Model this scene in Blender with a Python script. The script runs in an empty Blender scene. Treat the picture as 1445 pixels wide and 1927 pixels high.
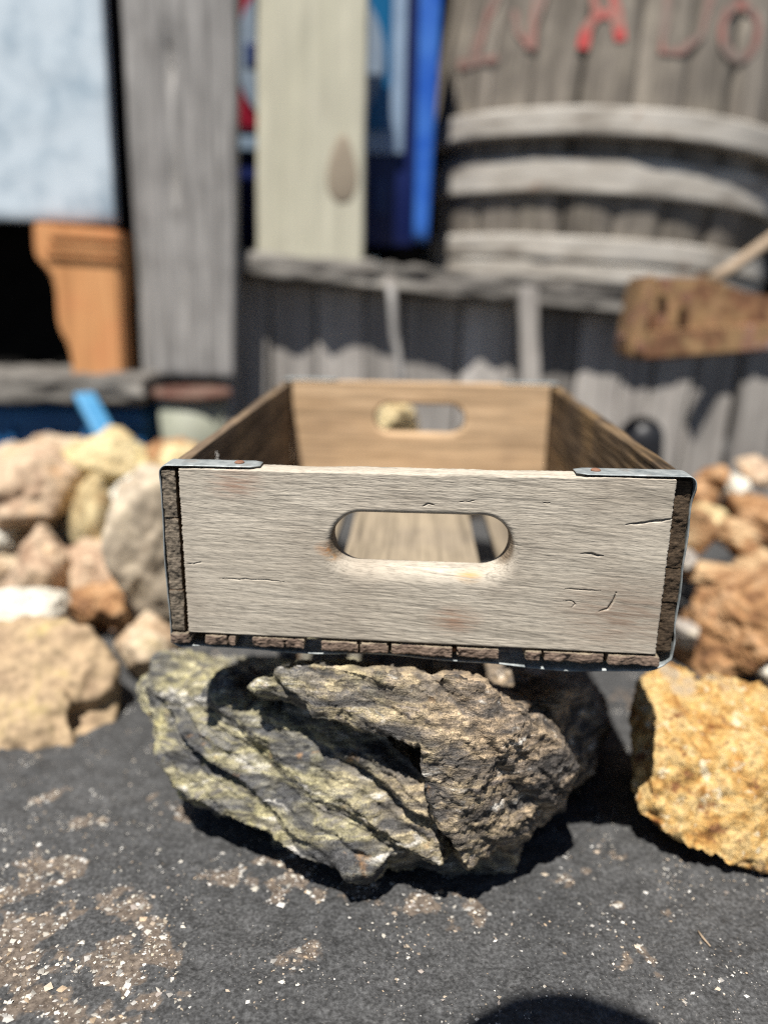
import bpy, bmesh, math, random
import numpy as np
from mathutils import Matrix, Vector

# ------------------------------------------------------------------ camera, world, sun
scene = bpy.context.scene
COL = scene.collection
PITCH, ROLL, CAMH, FPX = math.radians(14.5), math.radians(1.37), 0.37, 1450.0
IW, IH = 1445.0, 1927.0


def _rx(a):
    c, s = math.cos(a), math.sin(a)
    return np.array([[1, 0, 0], [0, c, -s], [0, s, c]])


def _ry(a):
    c, s = math.cos(a), math.sin(a)
    return np.array([[c, 0, s], [0, 1, 0], [-s, 0, c]])


def _rz(a):
    c, s = math.cos(a), math.sin(a)
    return np.array([[c, -s, 0], [s, c, 0], [0, 0, 1]])


RW = _rx(-PITCH) @ _ry(-ROLL)
CAMP = np.array([0.0, 0.0, CAMH])
cam_data = bpy.data.cameras.new('camera')
cam = bpy.data.objects.new('camera', cam_data)
COL.objects.link(cam)
right, fwd, up = RW @ [1, 0, 0], RW @ [0, 1, 0], RW @ [0, 0, 1]
cam.matrix_world = Matrix(((right[0], up[0], -fwd[0], 0), (right[1], up[1], -fwd[1], 0), (right[2], up[2], -fwd[2], CAMH), (0, 0, 0, 1)))
cam_data.sensor_fit = 'VERTICAL'
cam_data.sensor_height = 36.0
cam_data.lens = FPX / IH * 36.0
cam_data.clip_start = 0.01
cam_data.clip_end = 1000
cam_data.dof.use_dof = True
cam_data.dof.focus_distance = 0.438
cam_data.dof.aperture_fstop = 2.35
scene.camera = cam

SUN = np.array([0.15, 0.45, -1.0])
SUN = SUN / np.linalg.norm(SUN)
world = bpy.data.worlds.new('World')
scene.world = world
world.use_nodes = True
wn = world.node_tree
bg = wn.nodes['Background']
sky = wn.nodes.new('ShaderNodeTexSky')
sky.sky_type = 'NISHITA'
sky.sun_disc = False
sky.altitude = 1200
sky.air_density = 0.8
sky.dust_density = 0.4
sky.sun_elevation = math.asin(-SUN[2])
sky.sun_rotation = math.atan2(-SUN[0], -SUN[1])
wn.links.new(sky.outputs[0], bg.inputs[0])
bg.inputs[1].default_value = 0.05
sl = bpy.data.lights.new('sun', 'SUN')
sl.energy = 5.0
sl.angle = math.radians(0.53)
sl.color = (1.0, 0.955, 0.89)
so = bpy.data.objects.new('sun', sl)
COL.objects.link(so)
so.rotation_euler = Vector(SUN).to_track_quat('-Z', 'Y').to_euler()
scene.view_settings.view_transform = 'Standard'
scene.view_settings.look = 'None'
scene.view_settings.exposure = 0.66
scene.view_settings.gamma = 1.0
scene.render.engine = 'CYCLES'
scene.cycles.use_denoising = False
scene.cycles.use_adaptive_sampling = False
scene.cycles.max_bounces = 6
scene.cycles.filter_width = 1.05

# ------------------------------------------------------------------ helpers: projection, noise, meshes


def ray(px, py):
    return RW @ np.array([(px - IW / 2) / FPX, 1.0, (IH / 2 - py) / FPX])


def U(px, py, y):
    """the point seen at a pixel on the upright plane at distance y"""
    d = ray(px, py)
    return CAMP + d * (y / d[1])


def UG(px, py, z=0.0):
    """the point seen at a pixel on the level z"""
    d = ray(px, py)
    return CAMP + d * ((z - CAMH) / d[2])


def MPP(y):
    return y * 1.0 / FPX / math.cos(PITCH) * 1.0


_rng = np.random.default_rng(11)
_perm = _rng.permutation(512)
_perm = np.concatenate([_perm, _perm, _perm])
_g = _rng.normal(size=(512, 3))
_g /= np.linalg.norm(_g, axis=1)[:, None]


def noise(p):
    p = np.asarray(p, float)
    i = np.floor(p).astype(np.int64)
    f = p - i
    u = f * f * f * (f * (f * 6 - 15) + 10)
    i = i & 511
    out = 0
    for dx in (0, 1):
        wx = u[:, 0] if dx else 1 - u[:, 0]
        hx = _perm[(i[:, 0] + dx) & 511]
        for dy in (0, 1):
            wy = u[:, 1] if dy else 1 - u[:, 1]
            hy = _perm[(hx + i[:, 1] + dy) & 511]
            for dz in (0, 1):
                wz = u[:, 2] if dz else 1 - u[:, 2]
                g = _g[_perm[(hy + i[:, 2] + dz) & 511] & 511]
                d = g[:, 0] * (f[:, 0] - dx) + g[:, 1] * (f[:, 1] - dy) + g[:, 2] * (f[:, 2] - dz)
                out = out + wx * wy * wz * d
    return out * 1.5


def fbm(p, octaves=4, gain=0.5, lac=2.03):
    a, s, out = 1.0, 1.0, 0
    for o in range(octaves):
        out = out + a * noise(np.asarray(p) * s + o * 17.3)
        a *= gain
        s *= lac
    return out


def mesh_np(name, v, quads=None, tris=None, smooth=True):
    me = bpy.data.meshes.new(name)
    v = np.asarray(v, np.float32)
    q = np.zeros((0, 4), np.int32) if quads is None else np.asarray(quads, np.int32).reshape(-1, 4)
    t = np.zeros((0, 3), np.int32) if tris is None else np.asarray(tris, np.int32).reshape(-1, 3)
    me.vertices.add(len(v))
    me.vertices.foreach_set('co', v.ravel())
    idx = np.concatenate([q.ravel(), t.ravel()])
    me.loops.add(len(idx))
    me.loops.foreach_set('vertex_index', idx)
    starts = np.concatenate([np.arange(len(q)) * 4, len(q) * 4 + np.arange(len(t)) * 3]).astype(np.int32)
    tot = np.concatenate([np.full(len(q), 4), np.full(len(t), 3)]).astype(np.int32)
    me.polygons.add(len(starts))
    me.polygons.foreach_set('loop_start', starts)
    me.polygons.foreach_set('loop_total', tot)
    me.polygons.foreach_set('use_smooth', np.full(len(starts), smooth))
    me.update(calc_edges=True)
    me.validate()
    return me


def link(name, me, mat=None, parent=None):
    o = bpy.data.objects.new(name, me)
    COL.objects.link(o)
    if mat is not None and me is not None and len(me.materials) == 0:
        me.materials.append(mat)
    if parent is not None:
        o.parent = parent
    return o


def tag(o, label, cat, group=None):
    o['label'] = label
    o['category'] = cat
    if group:
        o['group'] = group
    return o


def thing(name, label, cat, loc=(0, 0, 0), rot=(0, 0, 0), group=None):
    o = bpy.data.objects.new(name, None)
    COL.objects.link(o)
    o.location = loc
    o.rotation_euler = rot
    o.empty_display_size = 0.02
    return tag(o, label, cat, group)


def lattice_box(lo, hi, cx, cy, cz, r=0.0008):
    """surface lattice of a box with rounded edges; cx, cy, cz = inner cut positions. Returns verts, normals, quads"""
    lo, hi = np.array(lo, float), np.array(hi, float)
    ax = []
    for k, c in enumerate((cx, cy, cz)):
        rr = min(r, (hi[k] - lo[k]) * 0.45)
        base = [lo[k], lo[k] + rr * 0.35, lo[k] + rr, hi[k] - rr, hi[k] - rr * 0.35, hi[k]]
        if np.isscalar(c):
            n = int(c)
            c = np.linspace(lo[k] + rr, hi[k] - rr, n + 2)[1:-1] if n > 0 else []
        c = [x for x in c if lo[k] + rr * 1.05 < x < hi[k] - rr * 1.05]
        ax.append(np.array(sorted(base + list(c))))
    n = [len(a) for a in ax]
    I, J, K = np.meshgrid(*[np.arange(m) for m in n], indexing='ij')
    surf = (I == 0) | (I == n[0] - 1) | (J == 0) | (J == n[1] - 1) | (K == 0) | (K == n[2] - 1)
    idx = np.full(n, -1, np.int64)
    idx[surf] = np.arange(surf.sum())
    P = np.stack([ax[0][I[surf]], ax[1][J[surf]], ax[2][K[surf]]], 1)
    q = []
    for axis in range(3):
        for side in (0, n[axis] - 1):
            s = np.take(idx, side, axis)
            a, b, c, d = s[:-1, :-1], s[1:, :-1], s[1:, 1:], s[:-1, 1:]
            f = np.stack([a, b, c, d], -1).reshape(-1, 4)
            flip = (side == 0) ^ (axis == 1)
            q.append(f[:, ::-1] if flip else f)
    rr = np.minimum(r, (hi - lo) * 0.45)
    Q = np.clip(P, lo + rr, hi - rr)
    D = (P - Q) / rr
    L = np.linalg.norm(D, axis=1)
    Nn = D / np.maximum(L, 1e-9)[:, None]
    V = Q + Nn * rr
    return V, Nn, np.concatenate(q)


def board(name, lo, hi, cuts, mat, parent=None, r=0.0008, disp=None, warp=None, xf=None):
    V, Nn, q = lattice_box(lo, hi, *cuts, r=r)
    if disp is not None:
        V = V + Nn * disp(V, Nn)[:, None]
    if warp is not None:
        V = warp(V, Nn)
    if xf is not None:
        V = V @ np.array(xf[0]).T + np.array(xf[1])
    return link(name, mesh_np(name, V, q), mat, parent)


def smoothstep(a, b, x):
    t = np.clip((x - a) / (b - a), 0, 1)
    return t * t * (3 - 2 * t)


# ------------------------------------------------------------------ materials


class NT:
    def __init__(s, name):
        s.m = bpy.data.materials.new(name)
        s.m.use_nodes = True
        s.t = s.m.node_tree
        s.b = s.t.nodes['Principled BSDF']
        s.b.inputs['Specular IOR Level'].default_value = 0.25
        s.tc = s.t.nodes.new('ShaderNodeTexCoord')

    def set(s, sock, v):
        if hasattr(v, 'is_output'):
            s.t.links.new(v, sock)
        elif isinstance(v, (tuple, list)) and len(v) == 3 and sock.type == 'RGBA':
            sock.default_value = (*v, 1)
        else:
            sock.default_value = v

    def n(s, kind, ins=None, **props):
        nd = s.t.nodes.new('ShaderNode' + kind)
        for k, v in props.items():
            setattr(nd, k, v)
        for k, v in (ins or {}).items():
            s.set(nd.inputs[k], v)
        return nd

    def scale(s, vec, sc, off=None):
        o = s.n('VectorMath', {0: vec, 1: sc}, operation='MULTIPLY').outputs[0]
        if off is not None:
            o = s.n('VectorMath', {0: o, 1: off}, operation='ADD').outputs[0]
        return o

    def noise(s, vec, scale, detail=4, rough=0.55, dist=0.0):
        return s.n('TexNoise', {'Vector': vec, 'Scale': scale, 'Detail': detail, 'Roughness': rough, 'Distortion': dist}).outputs[0]

    def ramp(s, fac, stops, interp='LINEAR'):
        r = s.n('ValToRGB', {0: fac})
        r.color_ramp.interpolation = interp
        e = r.color_ramp.elements
        while len(e) < len(stops):
            e.new(0.5)
        for k, (p, c) in enumerate(stops):
            e[k].position = p
            c = (c, c, c) if np.isscalar(c) else c
            e[k].color = (*c, 1)
        return r.outputs[0]

    def mix(s, fac, a, b, mode='MIX'):
        m = s.n('Mix', data_type='RGBA', blend_type=mode)
        s.set(m.inputs[0], fac)
        s.set(m.inputs[6], a)
        s.set(m.inputs[7], b)
        return m.outputs[2]

    def math(s, op, a, b=0.0, clamp=False):
        return s.n('Math', {0: a, 1: b}, operation=op, use_clamp=clamp).outputs[0]

    def bump(s, h, strength, dist, prev=None):
        ins = {'Height': h, 'Strength': strength, 'Distance': dist}
        if prev is not None:
            ins['Normal'] = prev
        return s.n('Bump', ins).outputs[0]

    def done(s, color, rough=0.85, normal=None, metal=0.0, spec=None):
        s.set(s.b.inputs['Base Color'], color)
        s.set(s.b.inputs['Roughness'], rough)
        s.set(s.b.inputs['Metallic'], metal)
        if normal is not None:
            s.set(s.b.inputs['Normal'], normal)
        if spec is not None:
            s.b.inputs['Specular IOR Level'].default_value = spec
        return s.m


def wood(name, axis, light, dark, stain, end, fine=700.0, bands=55.0, bump=0.5, bdist=0.0006, tilt=0.0, var=0.25, own=True, stain_amt=0.6, asp=0.035, spots=(), lines=0, rv=(0.82, 1.12), mid=1.0):
    t = NT(name)
    v = t.tc.outputs['Object']
    if tilt:
        v = t.n('VectorRotate', {'Vector': v, 'Axis': (0, 1, 0), 'Angle': tilt}, rotation_type='AXIS_ANGLE').outputs[0]
    rnd = t.n('ObjectInfo').outputs['Random']
    if own:
        v = t.n('VectorMath', {0: v, 1: t.n('CombineXYZ', {0: t.math('MULTIPLY', rnd, 3.1), 1: t.math('MULTIPLY', rnd, 5.7), 2: t.math('MULTIPLY', rnd, 4.3)}).outputs[0]}, operation='ADD').outputs[0]
    a = [1.0, 1.0, 1.0]
    a[axis] = asp
    vf = t.scale(v, tuple(a))
    a[axis] = 0.10
    vb = t.scale(v, tuple(a))
    f1 = t.noise(vf, fine, 3, 0.6)
    f2 = t.noise(vf, fine * 0.3, 4, 0.6, 0.3)
    b1 = t.noise(vb, bands, 5, 0.6, 0.8)
    big = t.noise(v, 14.0, 4, 0.6)
    c = t.mix(t.ramp(b1, [(0.32, 0), (0.68, 1)]), dark, light)
    if lines:
        a[axis] = 0.02
        ln = t.noise(t.scale(v, tuple(a)), lines, 3, 0.5, 0.6)
        ln = t.math('ABSOLUTE', t.math('SUBTRACT', ln, 0.5))
        c = t.mix(1.0, c, t.ramp(ln, [(0.0, 0.66), (0.018, 0.97), (0.05, 1.07), (0.09, 1.0)]), 'MULTIPLY')
    c = t.mix(t.math('MULTIPLY', t.ramp(big, [(0.48, 0), (0.72, 1)]), stain_amt), c, stain)
    fr = t.ramp(f2, [(0.30, 1 - var * 1.6 * mid), (0.5, 1.0), (0.75, 1 + var * 0.55 * mid)])
    c = t.mix(1.0, c, fr, 'MULTIPLY')
    fr = t.ramp(f1, [(0.28, 1 - var * 1.5), (0.5, 1.0), (0.72, 1 + var * 0.5)])
    c = t.mix(1.0, c, fr, 'MULTIPLY')
    for (sx, sy, sz, sr, scol) in spots:
        dd = t.n('VectorMath', {0: t.scale(t.tc.outputs['Object'], (0.6, 1, 1)), 1: (sx * 0.6, sy, sz)}, operation='DISTANCE').outputs['Value']
        k_ = t.math('SUBTRACT', 1.0, t.math('DIVIDE', dd, sr), clamp=True)
        k_ = t.math('MULTIPLY', k_, t.ramp(f2, [(0.35, 0), (0.6, 1)]))
        c = t.mix(t.math('MULTIPLY', k_, 1.1, clamp=True), c, scol)
    # each board a little different
    c = t.mix(1.0, c, t.ramp(rnd, [(0, rv[0]), (1, rv[1])]), 'MULTIPLY') if own else c
    # end grain
    sep = t.n('SeparateXYZ', {0: t.tc.outputs['Normal']}).outputs[axis]
    e = t.ramp(t.math('ABSOLUTE', sep), [(0.5, 0), (0.8, 1)])
    en = t.noise(t.tc.outputs['Object'], 420.0, 5, 0.7)
    wv = t.n('TexWave', {'Vector': t.scale(v, (1, 0.2, 1)), 'Scale': 190.0, 'Distortion': 6.0, 'Detail': 3.0, 'Detail Scale': 2.0}, wave_type='RINGS').outputs['Fac']
    ec = t.mix(t.ramp(en, [(0.32, 0), (0.72, 1)]), tuple(x * 0.55 for x in end), tuple(x * 1.3 for x in end))
    ec = t.mix(1.0, ec, t.ramp(wv, [(0.1, 0.72), (0.8, 1.12)]), 'MULTIPLY')
    c = t.mix(e, c, ec)
    h = t.math('ADD', t.math('MULTIPLY', f1, 0.5), t.math('MULTIPLY', f2, 0.9))
    h = t.mix(e, h, t.math('MULTIPLY', en, 0.6))
    nb = t.bump(h, bump, bdist)
    return t.done(c, 0.88, nb, spec=0.2)


def stone(name, cols, scale=30.0, stretch=None, spots=None, bump=0.6, bdist=0.003, rough=0.85, own=True, gain=0.86):
    """cols: list of (position, colour) over a broad noise; spots: (colour, threshold, scale)"""
    t = NT(name)
    v = t.tc.outputs['Object']
    rnd = t.n('ObjectInfo').outputs['Random']
    if own:
        v = t.n('VectorMath', {0: v, 1: t.n('CombineXYZ', {0: t.math('MULTIPLY', rnd, 9.1), 1: t.math('MULTIPLY', rnd, 5.7), 2: t.math('MULTIPLY', rnd, 7.3)}).outputs[0]}, operation='ADD').outputs[0]
    vs = v
    if stretch:
        vs = t.n('Mapping', {'Vector': v, 'Rotation': stretch[0], 'Scale': stretch[1]}).outputs[0]
    a = t.noise(vs, scale, 8, 0.62, 0.4)
    b = t.noise(v, scale * 5.0, 6, 0.65)
    c = t.ramp(a, cols)
    c = t.mix(1.0, c, t.ramp(b, [(0.28, 0.42), (0.5, gain), (0.72, gain * 1.35)]), 'MULTIPLY')
    for sp in (spots or []):
        s1 = t.noise(vs if len(sp) > 3 else v, sp[2], 5, 0.6, 0.2)
        c = t.mix(t.ramp(s1, [(sp[1], 0), (sp[1] + 0.07, 1)]), c, sp[0])
    h = t.math('ADD', t.math('MULTIPLY', b, 0.5), a)
    f = t.noise(v, scale * 22.0, 3, 0.6)
    nb = t.bump(h, bump, bdist)
    nb = t.bump(f, bump * 0.6, bdist * 0.15, nb)
    return t.done(c, rough, nb, spec=0.3)


def paint(name, col, col2, scale=30.0, rough=0.5, metal=0.0, bump=0.1, lo=0.4, hi=0.65, spec=0.4):
    t = NT(name)
    v = t.tc.outputs['Object']
    a = t.noise(v, scale, 7, 0.65, 0.3)
    c = t.mix(t.ramp(a, [(lo, 0), (hi, 1)]), col, col2)
    nb = t.bump(a, bump, 0.002)
    return t.done(c, rough, nb, metal, spec)


M = {}
M['panel'] = wood('panel_wood', 0, (0.53, 0.478, 0.395), (0.43, 0.382, 0.31), (0.33, 0.282, 0.225), (0.22, 0.17, 0.12), fine=1500, bands=34, bump=0.5, bdist=0.0005, tilt=math.radians(-7), var=0.30, own=False, stain_amt=0.6, asp=0.10, lines=110, mid=0.4,
    spots=[(-0.0560, 0.002, -0.0465, 0.006, (0.50, 0.22, 0.07)), (-0.0535, 0.003, -0.0515, 0.005, (0.46, 0.25, 0.10)), (-0.110, 0, -0.008, 0.012, (0.34, 0.22, 0.16)), (0.028, 0.003, -0.062, 0.006, (0.52, 0.33, 0.15)), (0.120, 0, -0.085, 0.03, (0.27, 0.20, 0.15)), (0.020, 0, -0.09, 0.012, (0.30, 0.19, 0.13))])
M['rear'] = wood('rear_wood', 0, (0.62, 0.44, 0.27), (0.46, 0.31, 0.18), (0.36, 0.25, 0.16), (0.22, 0.16, 0.10), fine=500, bands=60, bump=0.4, var=0.22, own=False)
M['side'] = wood('side_wood', 1, (0.20, 0.145, 0.095), (0.085, 0.06, 0.042), (0.32, 0.22, 0.12), (0.20, 0.165, 0.125), fine=500, bands=60, bump=0.8, bdist=0.0012, var=0.4)
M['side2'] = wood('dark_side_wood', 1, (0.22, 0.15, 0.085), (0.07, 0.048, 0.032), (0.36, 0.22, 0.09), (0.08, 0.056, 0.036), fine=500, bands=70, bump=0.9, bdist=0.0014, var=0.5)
M['slat'] = wood('slat_wood', 1, (0.31, 0.255, 0.18), (0.22, 0.18, 0.13), (0.18, 0.15, 0.12), (0.20, 0.145, 0.11), fine=500, bands=40, bump=0.5, var=0.25)
M['grey'] = wood('weathered_board', 2, (0.42, 0.405, 0.385), (0.24, 0.23, 0.22), (0.20, 0.19, 0.18), (0.2, 0.18, 0.16), fine=220, bands=26, bump=0.7, bdist=0.003, var=0.3)
M['greyx'] = wood('weathered_plank', 0, (0.25, 0.235, 0.21), (0.075, 0.068, 0.062), (0.13, 0.115, 0.10), (0.2, 0.18, 0.16), fine=220, bands=26, bump=0.7, bdist=0.003, var=0.3)
M['slatgrey'] = wood('fence_wood', 2, (0.46, 0.43, 0.395), (0.26, 0.24, 0.22), (0.30, 0.27, 0.25), (0.2, 0.18, 0.16), fine=220, bands=14, bump=0.7, bdist=0.003, var=0.2, rv=(0.62, 1.15))
M['pale'] = wood('treated_pine', 2, (0.60, 0.575, 0.455), (0.52, 0.50, 0.385), (0.56, 0.53, 0.42), (0.5, 0.45, 0.3), fine=200, bands=14, bump=0.15, bdist=0.002, var=0.09)
M['stave'] = wood('stave_wood', 2, (0.27, 0.238, 0.20), (0.12, 0.104, 0.086), (0.34, 0.30, 0.24), (0.15, 0.12, 0.1), fine=220, bands=22, bump=0.6, bdist=0.003, var=0.25)
def hoop_material():
    t = NT('hoop_wood')
    v = t.scale(t.tc.outputs['Object'], (1, 1, 5))
    a = t.noise(v, 9, 7, 0.6, 0.2)
    b = t.noise(t.tc.outputs['Object'], 16, 5, 0.6)
    c = t.ramp(a, [(0.30, (0.16, 0.135, 0.11)), (0.45, (0.36, 0.33, 0.285)), (0.6, (0.48, 0.45, 0.40)), (0.75, (0.30, 0.26, 0.215))])
    c = t.mix(t.ramp(b, [(0.66, 0), (0.74, 1)]), c, (0.22, 0.12, 0.07))
    return t.done(c, 0.8, t.bump(a, 0.4, 0.003))


M['hoop'] = hoop_material()
def strap_material():
    t = NT('galvanized_strap')
    v = t.tc.outputs['Object']
    a = t.noise(v, 150, 6, 0.65, 0.3)
    b = t.noise(v, 45, 5, 0.6)
    c = t.ramp(a, [(0.32, (0.17, 0.19, 0.195)), (0.5, (0.29, 0.315, 0.315)), (0.68, (0.42, 0.445, 0.44))])
    c = t.mix(t.math('MULTIPLY', t.ramp(b, [(0.56, 0), (0.70, 1)]), 0.6), c, (0.17, 0.115, 0.08))
    return t.done(c, t.ramp(a, [(0.3, 0.65), (0.7, 0.45)]), t.bump(a, 0.3, 0.0006), 0.3)


M['strap'] = strap_material()
M['nail'] = paint('rusty_nail', (0.16, 0.08, 0.05), (0.26, 0.13, 0.08), 500, 0.8)
M['dark'] = paint('shade_black_wood', (0.012, 0.011, 0.010), (0.02, 0.018, 0.016), 20, 0.9, spec=0.1)  # near-black colour stands in for deep shade behind and between things
M['white'] = paint('chalky_paint', (0.50, 0.575, 0.63), (0.28, 0.36, 0.425), 13, 0.6, 0.0, 0.2, 0.46, 0.68)
M['orange'] = wood('orange_wood', 2, (0.60, 0.31, 0.135), (0.47, 0.215, 0.085), (0.54, 0.22, 0.095), (0.4, 0.15, 0.06), fine=220, bands=24, bump=0.2, var=0.12)
M['navy'] = paint('navy_plastic', (0.008, 0.075, 0.20), (0.012, 0.095, 0.24), 14, 0.5)
M['skyblue'] = paint('light_blue_paint', (0.05, 0.21, 0.40), (0.08, 0.27, 0.46), 30, 0.5)
M['bucket'] = paint('green_grey_paint', (0.30, 0.31, 0.24), (0.22, 0.23, 0.18), 26, 0.6)
M['rustrim'] = paint('rust_rim', (0.10, 0.04, 0.028), (0.18, 0.12, 0.09), 40, 0.8)
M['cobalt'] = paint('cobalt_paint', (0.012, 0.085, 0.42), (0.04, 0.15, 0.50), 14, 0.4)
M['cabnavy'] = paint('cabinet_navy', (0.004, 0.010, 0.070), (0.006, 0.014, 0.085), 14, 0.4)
M['teal'] = paint('sign_blue', (0.0, 0.095, 0.22), (0.004, 0.11, 0.25), 14, 0.35)
M['signred'] = paint('sign_red', (0.22, 0.006, 0.022), (0.26, 0.01, 0.028), 14, 0.35)
M['signwhite'] = paint('sign_white', (0.21, 0.26, 0.32), (0.17, 0.22, 0.28), 14, 0.35)
M['signframe'] = paint('sign_frame_paint', (0.27, 0.36, 0.46), (0.22, 0.30, 0.40), 20, 0.4)
M['signmark'] = paint('sign_mark', (0.015, 0.03, 0.10), (0.02, 0.035, 0.12), 14, 0.35)
M['black'] = paint('black_rubber', (0.012, 0.013, 0.015), (0.02, 0.02, 0.024), 30, 0.45)
M['twig'] = paint('dry_twig', (0.35, 0.27, 0.19), (0.25, 0.18, 0.12), 60, 0.9)
M['fluff'] = paint('cobweb', (0.6, 0.58, 0.54), (0.5, 0.48, 0.45), 60, 0.9)


def rust_material():
    t = NT('rusty_steel')
    v = t.tc.outputs['Object']
    a = t.noise(v, 16, 7, 0.65, 0.4)
    c = t.ramp(a, [(0.30, (0.05, 0.028, 0.018)), (0.42, (0.19, 0.095, 0.05)), (0.51, (0.27, 0.175, 0.085)), (0.59, (0.24, 0.12, 0.075)), (0.68, (0.32, 0.32, 0.33))])
    b = t.noise(v, 60, 5, 0.6)
    c = t.mix(1.0, c, t.ramp(b, [(0.3, 0.6), (0.7, 1.3)]), 'MULTIPLY')
    return t.done(c, 0.8, t.bump(a, 0.5, 0.004))


M['rust'] = rust_material()


def letter_material():
    t = NT('faded_red_paint')
    v = t.tc.outputs['Object']
    a = t.noise(t.scale(v, (1, 1, 0.4)), 40, 6, 0.7)
    c = t.mix(t.ramp(a, [(0.40, 0), (0.62, 1)]), (0.42, 0.05, 0.05), (0.28, 0.16, 0.13))
    return t.done(c, 0.8)


def letter_faint():
    t = NT('worn_red_paint')
    v = t.tc.outputs['Object']
    a = t.noise(t.scale(v, (1, 1, 0.4)), 40, 6, 0.7)
    c = t.mix(t.ramp(a, [(0.38, 0), (0.58, 1)]), (0.29, 0.12, 0.10), (0.21, 0.17, 0.145))
    return t.done(c, 0.85)


M['red'] = letter_material()
M['redfaint'] = letter_faint()


def asphalt_material():
    t = NT('asphalt_sealcoat')
    v = t.tc.outputs['Object']
    big = t.noise(v, 7, 5, 0.6)
    mid = t.noise(v, 60, 6, 0.65, 0.3)
    fine = t.noise(v, 420, 4, 0.6)
    c = t.mix(t.ramp(big, [(0.3, 0), (0.7, 1)]), (0.041, 0.042, 0.043), (0.064, 0.064, 0.064))
    c = t.mix(1.0, c, t.ramp(fine, [(0.32, 0.45), (0.5, 1.0), (0.68, 1.8)]), 'MULTIPLY')
    c = t.mix(1.0, c, t.ramp(mid, [(0.3, 0.7), (0.7, 1.35)]), 'MULTIPLY')
    # worn places where the brown binder and grit come through (per-vertex wear of the ground sheet)
    wear = t.n('Attribute', attribute_name='wear').outputs['Fac']
    edge = t.math('ADD', wear, t.math('MULTIPLY', t.math('SUBTRACT', t.noise(v, 150, 6, 0.7), 0.5), 1.1))
    pm = t.math('MULTIPLY', t.ramp(edge, [(0.46, 0), (0.75, 1)]), 0.85)
    brown = t.mix(t.ramp(t.noise(v, 260, 4, 0.6), [(0.35, 0), (0.65, 1)]), (0.075, 0.056, 0.042), (0.20, 0.16, 0.125))
    c = t.mix(pm, c, brown)
    # thin dust specks everywhere
    sp = t.n('TexVoronoi', {'Vector': v, 'Scale': 330.0, 'Randomness': 1.0}).outputs['Distance']
    dens = t.ramp(t.noise(v, 26, 4, 0.6), [(0.45, 0.06), (0.75, 0.19)])
    spm = t.math('LESS_THAN', sp, dens)
    c = t.mix(t.math('MULTIPLY', spm, 0.7), c, (0.32, 0.29, 0.25))
    h = t.math('ADD', t.math('MULTIPLY', fine, 0.35), mid)
    nb = t.bump(h, 0.9, 0.0026)
    return t.done(c, 0.72, nb, spec=0.35)


# worn patches on the asphalt (pixel centre, radius in metres)
PATCHES = [(130, 1850, .060), (20, 1800, .045), (215, 1905, .040), (245, 1800, .026), (90, 1775, .036), (30, 1700, .02), (215, 1722, .020), (120, 1638, .014), (100, 1505, .016),
           (165, 1555, .014), (50, 1625, .018), (345, 1535, .020), (415, 1645, .014), (530, 1650, .022), (580, 1690, .012), (680, 1680, .014), (1155, 1600, .012), (862, 1712, .016), (1065, 1640, .014),
           (1165, 1808, .012), (1228, 1812, .012), (560, 1795, .013), (1150, 1715, .010), (1250, 1725, .010), (1190, 1320, .02), (300, 1500, .012), (1240, 1640, .012), (780, 1700, .012)]


def wear_field(p):
    w = np.zeros(len(p))
    for (px, py, rr) in PATCHES:
        c = UG(px, py)
        w = np.maximum(w, (1.0 if rr > 0.024 else 0.85) * (1 - np.hypot(p[:, 0] - c[0], (p[:, 1] - c[1])) / (rr * (1.2 if rr > 0.03 else 1.5))))
    q = np.stack([p[:, 0], p[:, 1], 0 * w], 1)
    f = 1.0 * fbm(q * 48 + 7.7, 4, 0.6)
    return np.clip(w * 0.95 + np.minimum(w * 3, 1) * f * 1.25, 0, 1.2)


M['asphalt'] = asphalt_material()

M['hero'] = None


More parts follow.
